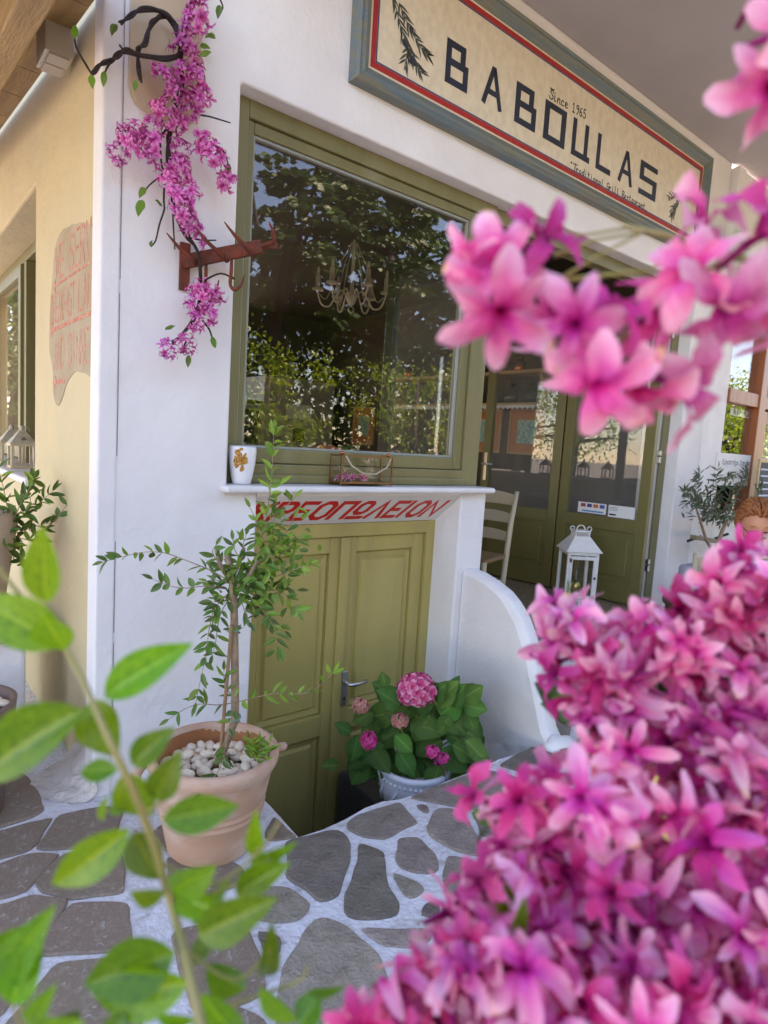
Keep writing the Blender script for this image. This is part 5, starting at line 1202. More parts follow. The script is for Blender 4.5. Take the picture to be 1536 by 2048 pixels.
lv = [(800,1410,-40,-25),(775,1385,-30,-20),(805,1400,10,-30),(745,1425,-40,20),(760,1440,-35,25),(735,1520,-30,45),(770,1490,-40,30),(790,1470,30,30),(800,1460,-55,30),(825,1450,55,10),(810,1475,20,45),(780,1480,-30,55),(845,1480,30,50),(830,1500,-20,55),(820,1520,20,50),(850,1500,10,55),(790,1520,-15,40),(775,1510,-25,50),
 (860,1430,-30,50),(880,1430,40,-30),(885,1440,50,20),(870,1410,40,-40),(850,1420,60,30),(900,1410,30,-40),(915,1395,-25,-30),(920,1400,40,-25),(925,1410,50,10),(930,1420,20,40),(940,1440,20,30),(910,1450,50,30),(890,1470,60,20),(905,1490,50,30),(880,1500,50,40),(900,1500,30,60),(930,1480,40,40),(940,1500,15,60),(915,1530,20,55),(880,1530,-20,50),(860,1530,-15,50),(835,1530,5,50),(810,1540,-10,45),(885,1480,-45,25),(870,1460,-30,40),(900,1430,-20,35),
 (715,1470,-10,50),(725,1500,-25,40),(820,1430,-50,-5),(840,1440,45,-10),(830,1425,30,-20),(790,1425,-60,10),(950,1470,20,20),(950,1500,20,50),(760,1470,-40,40),(745,1500,30,40),(765,1530,30,35),(795,1500,30,45),(865,1395,25,-25),(845,1400,-60,-5),(905,1380,10,-25),(935,1385,25,-5)]
for x, y, dx, dy in lv:
    o_ = random.uniform(-.12,.06); a = hp_(x, y, o_); b = hp_(x+dx, y+dy, o_-random.uniform(.0,.06)); d = b-a
    put_leaf(hy, 'hy', a, d, Vector((-.43,-.62,.65))+Vector((random.uniform(-1,1),random.uniform(-1,1),random.uniform(-1,1)))*.35, d.length*random.uniform(1.0,1.25), d.length*random.uniform(.75,.95))
for k in range(56):
    x, y = random.gauss(835,55), random.gauss(1475,35); a = hp_(x, y, random.uniform(.0,.12)); dr = (a-HC+Vector((random.uniform(-.1,.1),random.uniform(-.1,.1),0)))
    put_leaf(hy, 'hy', a, dr, Vector((-.3,-.5,.8))+Vector((random.uniform(-1,1),random.uniform(-1,1),random.uniform(-1,1)))*.4, random.uniform(.07,.11), random.uniform(.055,.08))
def mop(x, y, R_, m, num, ps, nm, off=-.03, sq=.85):
    c_ = hp_(x, y, off); mb = MB(); rr = random.Random(int(x))
    for k in range(num):
        z = 1-1.75*(k+.5)/num; a = k*2.39996; r = math.sqrt(max(0,1-z*z)); d = Vector((r*math.cos(a), r*math.sin(a), z)); f_ = MB()
        for q in range(4): petal(f_, ps*rr.uniform(.85,1.1), ps*.95, math.pi/2*q+rr.uniform(-.2,.2), .15, rr.uniform(-.1,.25), .35, nu=4, nv=2, curl=.15)
        qm = (d+Vector((rr.uniform(-.25,.25),rr.uniform(-.25,.25),rr.uniform(-.25,.25)))).to_track_quat('Z','Y').to_matrix(); pos = c_+Vector((d.x*R_,d.y*R_,d.z*R_*sq))*rr.uniform(.82,1.0)
        mb.add([qm @ Vector(v)+pos for v in f_.v], f_.f, f_.t)
    part(nm, mb, m, hy, smooth=True, attr=True)
mop(833,1380,.080,PETALH,48,.036,'flower_head',-.10); mop(722,1412,.036,PETALF,26,.016,'flower_head',-.14); mop(799,1441,.036,PETALF,30,.016,'flower_head',-.15); mop(738,1481,.034,PETALB,26,.018,'flower_head',-.15,1.2); mop(866,1504,.027,PETALB,16,.017,'flower_head',-.16); mop(886,1517,.024,PETALB,14,.015,'flower_head',-.16); mop(876,1523,.018,PETALB,8,.012,'flower_head',-.10)

# ------------------------------------------------------------------ right: olive tree in pot
oc = (5.02,2.24,0.0)
dp = lathe_pot('clay_pot', 'dark brown clay pot with a thick rim beside the white pillar', oc, [(.13,0),(.14,.01),(.17,.2),(.165,.33),(.185,.345),(.192,.375),(.185,.40),(.165,.40),(.155,.36),(.14,.3)], DARKPOT)
part('soil', MB().lathe([(.152,.35),(.001,.36)],oc,20), TERRAIN_, dp)
ot = thing('olive_tree', 'small silvery olive tree in the dark clay pot by the white pillar', 'tree', (5.02,2.24,.36))
def op(x, y, off=0): return ony(x, y, 2.24+off)
tr_ = [(5.02,2.24,.35),op(1422,1150),op(1432,1100),op(1445,1060),op(1455,1040)]
part('trunk', MB().tube(tr_,[.028,.024,.020,.016,.012],8), TWIG, ot, smooth=True)
part('branch', MB().tube([op(1430,1110),op(1412,1080),op(1400,1040),op(1390,1010)],[.014,.012,.010,.006],7), TWIG, ot, smooth=True)
for s_ in ([(1440,1050),(1440,1010),(1432,970),(1436,935)],[(1430,1040),(1400,1010),(1385,985),(1366,985)],[(1420,1030),(1395,1000),(1392,960),(1400,942)],[(1450,1040),(1470,1000),(1485,960),(1492,935)],[(1440,1030),(1460,990),(1455,960),(1462,945)],[(1455,1030),(1490,1010),(1515,985),(1525,965)],[(1420,1035),(1400,1035),(1385,1030)],[(1440,1030),(1415,1000),(1415,970)],[(1450,1030),(1480,1030),(1500,1010)],[(1430,1030),(1410,1015),(1380,1000),(1368,1010)],[(1440,1040),(1465,1040),(1490,1035)]):
    spray(ot, [op(x,y,random.uniform(-.16,.16)) for x,y in s_], 'olv', .075, .016, .028, droop=.1)
for k in range(60): put_leaf(ot, 'olv', op(random.gauss(1432,30), random.gauss(1000,26), random.uniform(-.2,.2)), Vector((random.uniform(-1,1),random.uniform(-1,1),random.uniform(-.8,1))), Vector((random.uniform(-1,1),random.uniform(-1,1),random.uniform(-1,1))), .075, .016)
# ------------------------------------------------------------------ neighbouring shop at the right
nb = thing('neighbour_shop', 'neighbouring shop front with orange brown wooden door and display window at the right edge', 'shop', (5.8,2.5,0))
xA = 5.50; xB = ony(1446,760,2.44).x; xC = ony(1459,760,2.46).x; xD = ony(1519,760,2.46).x
part('pilaster', MB().box(xA+.002,xB,2.44,2.86,-.02,3.885), PLASTER, nb, bevel=.012, seg=3)
part('wall', MB().box(xB+.001,xC,2.46,2.86,-.02,3.885).box(xC,12.0,2.46,2.86,2.95,3.885).box(xC,xD+.15,2.46,2.86,-.02,1.02), PLASTER, nb, bevel=.004)
part('window_post', MB().box(xD,xD+.14,2.43,2.55,1.02,2.95), ORWOOD, nb, bevel=.005); part('header', MB().box(xC,xD,2.44,2.54,2.02,2.14), ORWOOD, nb, bevel=.005); part('header', MB().box(xD+.14,7.9,2.44,2.54,2.02,2.14), ORWOOD, nb, bevel=.005); part('header', MB().box(xC,xD,2.44,2.54,2.85,2.95), ORWOOD, nb, bevel=.005)
dr_ = part('door', MB().box(xD+.16,xD+.26,2.45,2.53,.02,2.0).box(xD+.95,xD+1.05,2.45,2.53,.02,2.0).box(xD+.26,xD+.95,2.45,2.53,1.88,2.0).box(xD+.26,xD+.95,2.45,2.53,.02,.3).box(xD+.26,xD+.95,2.455,2.525,1.50,1.56).box(xD+.26,xD+.95,2.455,2.525,.95,1.02), ORWOOD, nb, bevel=.005)
part('pane', MB().box(xD+.26,xD+.95,2.485,2.49,.3,1.88), GLASS, dr_)
part('pane', MB().box(xC,xD,2.49,2.495,1.02,2.02).box(xC,xD,2.49,2.495,2.14,2.85), GLASS, nb)
part('wall', MB().box(xD+1.06,12,2.46,2.86,-.02,2.95), PLASTER, nb)
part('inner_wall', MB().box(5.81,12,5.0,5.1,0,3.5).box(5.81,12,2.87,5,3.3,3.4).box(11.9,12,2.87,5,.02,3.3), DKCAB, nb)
part('floor', MB().box(5.81,12,2.87,5,.003,.02), GRAVEL, nb)
dcs = thing('display_fridge', 'pale green glass display fridge behind the neighbouring shop window', 'fridge', (6.6,3.3,0))
part('body', MB().box(5.95,7.6,3.1,3.7,.02,.95).box(5.95,7.6,3.62,3.7,.95,1.75).box(5.95,6.0,3.1,3.62,.95,1.75).box(5.95,7.6,3.1,3.62,1.75,1.80), mat('fridge_green',(.42,.52,.44),.4), dcs, bevel=.006)
for z in (1.1,1.32,1.54): part('shelf', MB().box(6.0,7.6,3.12,3.60,z,z+.012), CGLASS, dcs)
def board_text(t, cx, y, cz, size, m, par, nm='painted_text'):
    c_ = bpy.data.curves.new('lettering','FONT'); c_.body = t; c_.size = size; c_.extrude = .0006; c_.align_x = 'CENTER'
    o = bpy.data.objects.new('lettering', c_); COL.objects.link(o); bpy.context.view_layer.update()
    me = bpy.data.meshes.new_from_object(o.evaluated_get(bpy.context.evaluated_depsgraph_get())); bpy.data.objects.remove(o)
    if par:
        me.materials.clear(); me.materials.append(m); w = wloc(par); q = bpy.data.objects.new(nm, me); COL.objects.link(q); q.parent = par
        q.matrix_basis = Matrix.Translation(Vector((cx,y,cz))-w) @ Matrix.Rotation(math.pi/2,4,'X')
a = ony(1462,815,2.52); b = ony(1503,838,2.52)
ks = thing('hanging_sign', 'small white sign with black Greek letters hanging behind the neighbouring shop window', 'sign', (a.x,2.52,b.z))
part('board', MB().box(a.x,b.x+.02,2.515,2.522,b.z,a.z), PAPER, ks); 
for i, key in enumerate(['k','p','ii','k','p','ii']):
    x_ = a.x+.06+i*.062+(.04 if i > 2 else 0); letter('sign_letter', key, (lambda u, v, t: (x_+u*.014, 2.5148-t, (a.z+b.z)/2-.02+v*.014)), .8, INK, ks)
part('hanger', MB().box(a.x+.05,a.x+.056,2.516,2.52,a.z,2.02).box(b.x-.05,b.x-.044,2.516,2.52,a.z,2.02), DKMETAL, ks)
a = ony(1440,905,2.44); b = ony(1516,962,2.44)
ps_ = thing('paper_poster', 'white handwritten Greek poster under the neighbouring shop window', 'poster', (a.x,2.45,b.z))
part('sheet', MB().box(a.x-.02,b.x,2.452,2.458,b.z-.05,a.z+.0), PAPER, ps_)
board_text('Εργαστήρι Ζαχαροπλ.', (a.x+b.x)/2, 2.4515, a.z-.10, .068, mat('pencil_grey',(.12,.12,.13),.7), ps_); board_text('Αφροί Γλυκών', (a.x+b.x)/2, 2.4515, a.z-.22, .068, INK, ps_)
cb = thing('chalkboard', 'small wooden framed chalkboard leaning at the right edge by the shop door', 'sign', (6.7,2.25,.9))
a = ony(1519,920,2.30); b = ony(1536,965,2.30)
part('slate', MB().box(a.x+.02,a.x+.42,2.296,2.304,b.z-.22,a.z-.02), SLATE, cb); part('frame', MB().box(a.x-.01,a.x+.02,2.29,2.31,b.z-.25,a.z+.01).box(a.x+.42,a.x+.45,2.29,2.31,b.z-.25,a.z+.01).box(a.x+.02,a.x+.42,2.29,2.31,a.z-.02,a.z+.01).box(a.x+.02,a.x+.42,2.29,2.31,b.z-.25,b.z-.22), PINE, cb, bevel=.003)
for k in range(5): part('chalk_line', MB().box(a.x+.05,a.x+.36-.05*(k % 2),2.2945,2.2958,a.z-.09-k*.06,a.z-.075-k*.06), mat('chalk',(.55,.6,.7),.9), cb)
for dx in (0,.36): part('leg', MB().box(a.x+dx,a.x+dx+.03,2.312,2.335,0,b.z-.2), PINE, cb)
rl = thing('hand_rail', 'short wooden hand rail on the white pillar behind the olive tree', 'rail', (5.7,2.35,.95))
a = ony(1386,1074,2.33); b = ony(1462,1088,2.33)
part('rail', MB().bar((a.x,2.33,a.z),(b.x,2.33,b.z),.05,.035), mat('rail_wood',(.22,.16,.09),.6), rl, bevel=.004)
for t_ in (.2,.9): part('bracket', MB().bar((a.x+(b.x-a.x)*t_,2.33,a.z),(a.x+(b.x-a.x)*t_,2.44,a.z-.06),.02,.02), DKMETAL, rl)
ac = thing('air_conditioner', 'white box unit high on the wall right of the shop sign', 'air conditioner', (5.9,2.4,3.0))
a = ony(1478,462,2.34)
part('body', MB().box(a.x,a.x+.8,2.27,2.438,a.z-.22,a.z), WPAINT, ac, bevel=.02, seg=3)

# ------------------------------------------------------------------ seated woman at the right edge
def skin_mesh(name, verts, edges, radii, root, m, parent=None, sub=2):
    me = bpy.data.meshes.new(name); org = tuple(wloc(parent)) if parent else (0,0,0)
    me.from_pydata([tuple(Vector(v)-Vector(org)) for v in verts], edges, [])
    o = bpy.data.objects.new(name, me); COL.objects.link(o); o.modifiers.new('skin','SKIN')
    for i, r in enumerate(radii):
        me.skin_vertices[0].data[i].radius = (r, r) if not isinstance(r, tuple) else r
    me.skin_vertices[0].data[root].use_root = True
    if parent: o.parent = parent
    s = o.modifiers.new('sub','SUBSURF'); s.levels = s.render_levels = sub
    bpy.context.view_layer.update()
    dg = bpy.context.evaluated_depsgraph_get(); nm = bpy.data.meshes.new_from_object(o.evaluated_get(dg))
    o.modifiers.clear(); o.data = nm; nm.materials.clear(); nm.materials.append(m)
    nm.polygons.foreach_set('use_smooth', [True]*len(nm.polygons)); return o
hd = atd(1510,1050,3.42); face = Vector((-.80,-.60,0)).normalized(); sdv_ = Vector((-face.y, face.x, 0)); up_ = Vector((0,0,1))
wm = thing('person', 'seated woman with short auburn hair, glasses and patterned blouse, looking down', 'person', (hd.x-face.x*.05, hd.y-face.y*.05, 0))
B = Vector((hd.x-face.x*.06, hd.y-face.y*.06, 0))
W = lambda f_, s_, z: B+face*f_+sdv_*s_+up_*z
hz = hd.z-.02
V_ = [W(-.06,0,.52),W(-.05,0,.66),W(-.03,0,.80),W(-.02,0,hz-.26),W(.0,0,hz-.16),W(.035,0,hz-.09),
      W(-.02,.17,hz-.235),W(.04,.21,hz-.44),W(.24,.14,hz-.52),W(.30,.10,hz-.52),
      W(-.02,-.17,hz-.235),W(.04,-.21,hz-.44),W(.24,-.14,hz-.52),W(.30,-.10,hz-.52),
      W(.02,.10,.50),W(.40,.11,.52),W(.42,.11,.28),W(.42,.11,.07),W(.54,.11,.03),
      W(.02,-.10,.50),W(.40,-.11,.52),W(.42,-.11,.28),W(.42,-.11,.07),W(.54,-.11,.03)]
E_ = [(0,1),(1,2),(2,3),(3,4),(4,5),(3,6),(6,7),(7,8),(8,9),(3,10),(10,11),(11,12),(12,13),(0,14),(14,15),(15,16),(16,17),(17,18),(0,19),(19,20),(20,21),(21,22),(22,23)]
R_ = [(.15,.12),(.13,.11),(.14,.11),(.12,.09),.052,.048,.062,.045,.030,.026,.062,.045,.030,.026,.095,.07,.055,.038,.03,.095,.07,.055,.038,.03]
for s_, wi in ((1,9),(-1,13)):     # five fingers rooted in each palm
    base = len(V_); 
    for k in range(5):
        dy = (k-2)*.016 if k else 0
        if k == 0: pts = [W(.315,s_*.075,hz-.515),W(.345,s_*.055,hz-.52),W(.365,s_*.050,hz-.53)]
        else:
            L_ = (.0,.062,.072,.068,.052)[k]; o_ = (k-2.5)*.017
            pts = [W(.355,s_*(.10+o_),hz-.515),W(.355+L_*.6,s_*(.095+o_),hz-.522),W(.355+L_,s_*(.09+o_),hz-.54)]
        i0 = len(V_); V_ += pts; R_ += [.010,.0085,.0075]; E_ += [(wi,i0),(i0,i0+1),(i0+1,i0+2)]
body = skin_mesh('body', V_, E_, R_, 0, SKIN, wm)
# head, one mesh shaped with brow, nose, chin, joined to the body mesh
def head_mesh():
    tilt = Matrix.Rotation(math.radians(22),3,sdv_) if False else None
    nz_, ny_ = 26, 32; vs = []; fdn = (face*.94-up_*.34).normalized(); upv = sdv_.cross(fdn)*-1
    if upv.z < 0: upv = -upv
    for i in range(nz_+1):
        ph = math.pi*i/nz_
        for k in range(ny_):
            th = 2*math.pi*k/ny_; f_ = math.sin(ph)*math.cos(th); s_ = math.sin(ph)*math.sin(th); u_ = -math.cos(ph)
            X = f_*.098; Y = s_*.074; Z = u_*.118
            jaw = max(0,-u_-.1); Y *= 1-.38*jaw; X *= 1-.10*jaw
            if f_ > 0: X += .010*jaw
            g = lambda y0, z0, a, b: math.exp(-((Y-y0)/a)**2-((Z-z0)/b)**2)
            if f_ > 0.2:
                X += .022*g(0,-.018,.011,.026)+.010*g(0,-.030,.016,.010)   # nose
                X -= .012*(g(.030,.010,.016,.012)+g(-.030,.010,.016,.012))  # eye sockets
                X += .006*(g(.030,.030,.022,.010)+g(-.030,.030,.022,.010))  # brows
                X += .006*g(0,-.058,.024,.008)+.007*g(0,-.068,.020,.006)-.004*g(0,-.0635,.026,.003)  # lips
                X += .010*g(0,-.098,.022,.016)  # chin
                X += .004*(g(.042,-.03,.02,.02)+g(-.042,-.03,.02,.02))
            vs.append(hd+fdn*X+sdv_*Y+upv*Z)
    fs = [(i*ny_+k,i*ny_+(k+1) % ny_,(i+1)*ny_+(k+1) % ny_,(i+1)*ny_+k) for i in range(nz_) for k in range(ny_)]
    return vs, fs, fdn, upv
vs, fs, fdn, upv = head_mesh()
org = wloc(wm); me = body.data; bm = bmesh.new(); bm.from_mesh(me)
bv = [bm.verts.new(p-org) for p in vs]
for f_ in fs:
    try: q = bm.faces.new([bv[i] for i in f_]); q.smooth = True
    except ValueError: pass
bmesh.ops.remove_doubles(bm, verts=bm.verts[:], dist=.0004); bmesh.ops.recalc_face_normals(bm, faces=bm.faces[:]); bm.to_mesh(me); bm.free()
HP = lambda f_, s_, u_: hd+fdn*f_+sdv_*s_+upv*u_
for s_ in (-1,1):
    part('ear', MB().ell(HP(-.005,s_*.076,-.005),.018,.010,.028,8,6,rot=None), SKIN, wm, smooth=True)
    e_ = part('eye', MB().ell(HP(.0765,s_*.030,.004),.012,.0125,.009,10,8), mat('eye_white',(.55,.52,.48),.3), wm, smooth=True)
    part('iris', MB().ell(HP(.0875,s_*.030,-.001),.003,.005,.005,8,6), DKCAB, e_, smooth=True)
    part('eyelid', MB().ell(HP(.0775,s_*.030,.008),.0135,.0155,.0085,12,8), SKIN, e_, smooth=True)
    part('eyebrow', stube(MB(),[HP(.088,s_*.012,.026),HP(.090,s_*.028,.031),HP(.080,s_*.048,.026)],[.003,.0035,.0015],6), HAIR, e_, smooth=True)
part('lips', MB().ell(HP(.094,0,-.0635),.010,.022,.009,10,6), mat('lip_colour',(.45,.08,.07),.4), wm, smooth=True)
mb = MB(); rr = random.Random(3)
for k in range(1100):     # short hair swept back from the brow, lock by lock
    th = rr.uniform(0,6.283); cz_ = rr.uniform(-.45,1); sz_ = math.sqrt(1-cz_*cz_); d = Vector((sz_*math.cos(th), sz_*math.sin(th), cz_))
    if d.x > .30 and d.z < .62 - .15*(d.x < .5): continue
    if d.x > -.1 and d.z < -.05: continue
    b0 = Vector((d.x*.097-.006, d.y*.078, d.z*.118+.002)); nn_ = Vector((d.x/.097, d.y/.078, d.z/.118)).normalized()
    bk = Vector((-1, d.y*.5+rr.uniform(-.35,.35), -.35+rr.uniform(-.25,.25))); tg = (bk-nn_*bk.dot(nn_)).normalized(); l_ = rr.uniform(.020,.042); lift = .010+.014*max(0,d.z)
    Q_ = [b0, b0+tg*l_*.6+nn_*lift, b0+tg*l_*1.3+nn_*lift*.9, b0+tg*l_*2-nn_*.002]
    stube(mb, [HP(*q) for q in Q_], [.0045,.0055,.0045,.001], 4, 3)
part('hair', mb, HAIR, wm, smooth=True)
g_ = part('glasses', MB(), DKCAB, wm)
mb = MB()
for s_ in (-1,1):
    mb.tube([HP(.112-.010*abs(math.cos(a_)),s_*.032+.025*math.cos(a_),-.004+.018*math.sin(a_)) for a_ in [i*math.pi/8 for i in range(17)]],.0024,5)
    mb.tube([HP(.102,s_*.057,.002),HP(.05,s_*.080,.006),HP(-.01,s_*.084,.004)],.0024,5)
mb.tube([HP(.112,-.008,-.002),HP(.114,0,.001),HP(.112,.008,-.002)],.0024,5)
g_.data = mb.mesh('glasses', tuple(org), True); g_.data.materials.append(DKCAB)
bl2 = skin_mesh('blouse', [W(-.06,0,.50),W(-.05,0,.66),W(-.03,0,.80),W(-.02,0,hz-.25),W(-.005,0,hz-.185),W(-.02,.15,hz-.24),W(-.02,-.15,hz-.24)], [(0,1),(1,2),(2,3),(3,4),(3,5),(3,6)], [(.17,.14),(.15,.13),(.16,.13),(.138,.107),.075,.078,.078], 0, BLOUSE, wm)
sk = skin_mesh('trousers', [W(-.06,0,.50),W(.02,.10,.50),W(.40,.11,.52),W(.42,.11,.28),W(.42,.11,.10),W(.02,-.10,.50),W(.40,-.11,.52),W(.42,-.11,.28),W(.42,-.11,.10)], [(0,1),(1,2),(2,3),(3,4),(0,5),(5,6),(6,7),(7,8)], [(.165,.135),.11,.085,.07,.055,.11,.085,.07,.055], 0, mat('dark_trousers',(.03,.035,.05),.8), wm)
for s_ in (-1,1): part('shoe', MB().ell(W(.48,s_*.11,.032),.11,.05,.032,12,6,rot=Matrix.Rotation(math.atan2(face.y,face.x),3,'Z')), DKCAB, wm, smooth=True)
mb = MB()
for k in range(11):
    a_ = (k-5)*.22; mb.ell(W(.085*math.cos(a_)+.045,.075*math.sin(a_),hz-.20-.05*math.cos(a_)),.009,.009,.009,6,4)
part('necklace', mb, mat('dark_red_bead',(.10,.015,.015),.3), wm, smooth=True)
c4_ = dup(c1, (B.x-face.x*.04, B.y-face.y*.04, 0), math.atan2(face.y,face.x)+math.pi/2, 'beige ladder back chair the woman is sitting on')

# ------------------------------------------------------------------ garden across the street (seen mirrored in the glass)
def leaf_cloud(name, pts, dirs, size, m, parent=None, aspect=.5, seed=0, tvals=None):
    r = np.random.default_rng(seed); n = len(pts); pts = np.asarray(pts); d = np.asarray(dirs)
    d = d/np.linalg.norm(d,axis=1)[:,None]; a = r.normal(size=(n,3)); s = np.cross(d,a); s /= np.linalg.norm(s,axis=1)[:,None]+1e-9; u = np.cross(s,d)
    L = size*r.uniform(.7,1.2,n)[:,None]; w = L*aspect/2
    v = np.stack([pts, pts+d*L*.5+s*w+u*L*.06, pts+d*L-u*L*.08, pts+d*L*.5-s*w+u*L*.06],1).reshape(-1,3)
    if parent is not None: v = v-np.array(wloc(parent))
    me = bpy.data.meshes.new(name); me.vertices.add(n*4); me.vertices.foreach_set('co', v.ravel()); me.loops.add(n*4); me.polygons.add(n)
    me.loops.foreach_set('vertex_index', np.arange(n*4)); me.polygons.foreach_set('loop_start', np.arange(0,n*4,4)); me.polygons.foreach_set('loop_total', np.full(n,4)); me.update()
    t = np.repeat(r.random(n) if tvals is None else tvals, 4); at = me.attributes.new('t','FLOAT','POINT'); at.data.foreach_set('value', t.astype(np.float32)); me.materials.append(m); me.validate()
    o = bpy.data.objects.new(name, me); COL.objects.link(o)
    if parent is not None: o.parent = parent
    return o
def garden_tree(x, y, h, r, zc, m, lab, seed, size, nclump, per, flat=.8, group='trees across the street', frond=False):
    rr = np.random.default_rng(seed); t = thing('garden_tree', lab, 'tree', (x,y,0), group)
    part('trunk', MB().tube([(x,y,-.05),(x+.05,y+.03,zc*.4),(x-.04,y,zc*.8),(x,y,zc+r*.3)],[h*.035,h*.028,h*.02,h*.008],9), BARK, t, smooth=True)
    pts, dirs, tv = [], [], []
    for k in range(nclump):
        d = rr.normal(size=3); d /= np.linalg.norm(d); c_ = np.array((x,y,zc))+d*np.array((r,r,r*flat))*rr.uniform(.35,1.0)**.6
        if k < 7: part('limb', MB().tube([(x,y,zc*.7),tuple((np.array((x,y,zc*.8))+c_)/2+rr.normal(size=3)*.08),tuple(c_)],[h*.014,h*.009,h*.003],6), BARK, t, smooth=True)
        if frond:
            out_ = np.array((d[0],d[1],.25+rr.uniform(-.2,.4))); out_ /= np.linalg.norm(out_); Lf = rr.uniform(.7,1.2); side = np.cross(out_,(0,0,1)); side /= np.linalg.norm(side)+1e-9
            for q in range(per):
                u = q/per; p = c_+out_*Lf*u+np.array((0,0,-.55*Lf*u*u))
                for sg in (-1,1): pts.append(p); dirs.append(side*sg+out_*.5+np.array((0,0,-.35))); tv.append(rr.uniform(0,1))
        else:
            q = c_+rr.normal(size=(per,3))*r*.115; pts += list(q); dirs += list(rr.normal(size=(per,3))+np.array((0,0,-.5))); tv += list(np.clip(rr.normal(rr.uniform(.3,.7),.2,per),0,1))
    leaf_cloud('crown', pts, dirs, size, m, t, seed=seed, tvals=np.array(tv)); return t
garden_tree(4.6,-3.2,3.2,1.15,2.05,LEAFSUN,'sunlit lemon tree across the street, mirrored low in the left half of the shop window',1,.085,30,75)
garden_tree(7.9,-3.6,3.6,1.3,2.3,LEAFSUN,'sunlit yellow green tree across the street, mirrored in the right half of the shop window',2,.08,34,75)
garden_tree(1.6,-4.6,3.0,1.0,1.9,LEAFSUN,'round sunlit citrus tree across the street, farther left than the lemon tree',3,.08,34,60)
garden_tree(7.0,-7.4,8.5,3.0,5.6,LEAFDK,'tall dark feathery tree across the street, mirrored high in the shop window',4,.20,330,22,frond=True,flat=.7)
garden_tree(10.6,-8.0,9,3.1,5.9,LEAFDK,'second tall dark feathery tree across the street, farther right',5,.20,330,22,frond=True,flat=.7)
garden_tree(13.5,-7.5,8,3.0,5.0,LEAFDK,'third tall dark feathery tree across the street, farthest right',6,.20,280,22,frond=True,flat=.75)
garden_tree(17.5,-3.0,4.5,1.9,2.6,LEAFSUN,'sunlit tree far to the right across the street, mirrored in the neighbouring shop window',14,.11,90,40)
garden_tree(22.5,-4.2,5,2.1,2.9,LEAFSUN,'farthest right sunlit tree across the street, mirrored in the neighbouring shop door',15,.11,90,40)
garden_tree(-4.4,7.4,4.2,1.6,2.6,LEAFSUN,'sunlit bushy tree beyond the side porch, mirrored in the glass door',8,.10,80,40)
garden_tree(-6.6,10.2,5.4,2.3,3.0,LEAFSUN,'larger sunlit tree farther beyond the side porch',9,.11,80,40)
garden_tree(-.6,14.5,6.5,2.4,3.2,LEAFDK,'added dark leafy tree past the porch, blocking bright sky reflected in the side window',31,.16,150,60)  # unseen tree added to block bright sky mirrored in the side pane
n = 60000; pts = np.stack([rng.uniform(-14,42,n), -11+rng.normal(0,1.0,n), rng.uniform(0,1,n)**.8*5.6], 1)
hd_ = leaf_cloud('garden_hedge', pts, rng.normal(size=(n,3)), .30, LEAFDK, seed=21); tag(hd_, kind='stuff', label='dark garden hedge far across the street', cat='hedge')
# ------------------------------------------------------------------ close to the visitor: leafy shoot at the left
sb = thing('leafy_shoot', 'out of focus leafy green shoot reaching up close to the camera at the left', 'plant', (.11,.26,0))
dS = .43
main = [(-60,1060),(0,1140),(60,1215),(125,1290),(165,1360),(200,1440),(228,1500),(262,1570),(290,1640),(318,1720),(340,1800),(362,1880),(382,1960),(400,2040),(412,2120)]
def fp(x, y, o=0): return atd(x, y, dS+o)
mp3 = [fp(x, y, .02*math.sin(i*.8)-.0015*i) for i, (x, y) in enumerate(main)]
rr_ = [.0013+.00016*i for i in range(len(mp3))]
low = mp3[-1]; mp3 += [low+Vector((.02,.03,-.15)), Vector((.13,.33,.6)), Vector((.12,.30,0))]; rr_ += [.004,.006,.009]
part('stem', stube(MB(), mp3, rr_, 8), GSTEM, sb, smooth=True)
side = [[(318,1720),(420,1770),(520,1700),(560,1640)],[(370,1900),(470,1960),(540,1900),(560,1880)],[(400,2030),(520,1990),(600,1960),(615,1930)],[(0,1960),(40,2010),(60,2080)],[(285,1630),(340,1590),(350,1560)],[(-80,1850),(-20,1930),(20,2000),(60,2100)],[(340,1810),(470,1770),(540,1720)]]
for s_ in side: part('side_stem', stube(MB(), [fp(x,y,.01) for x,y in s_],[.0014,.0012,.001,.0008][:len(s_)],6), GSTEM, sb, smooth=True)
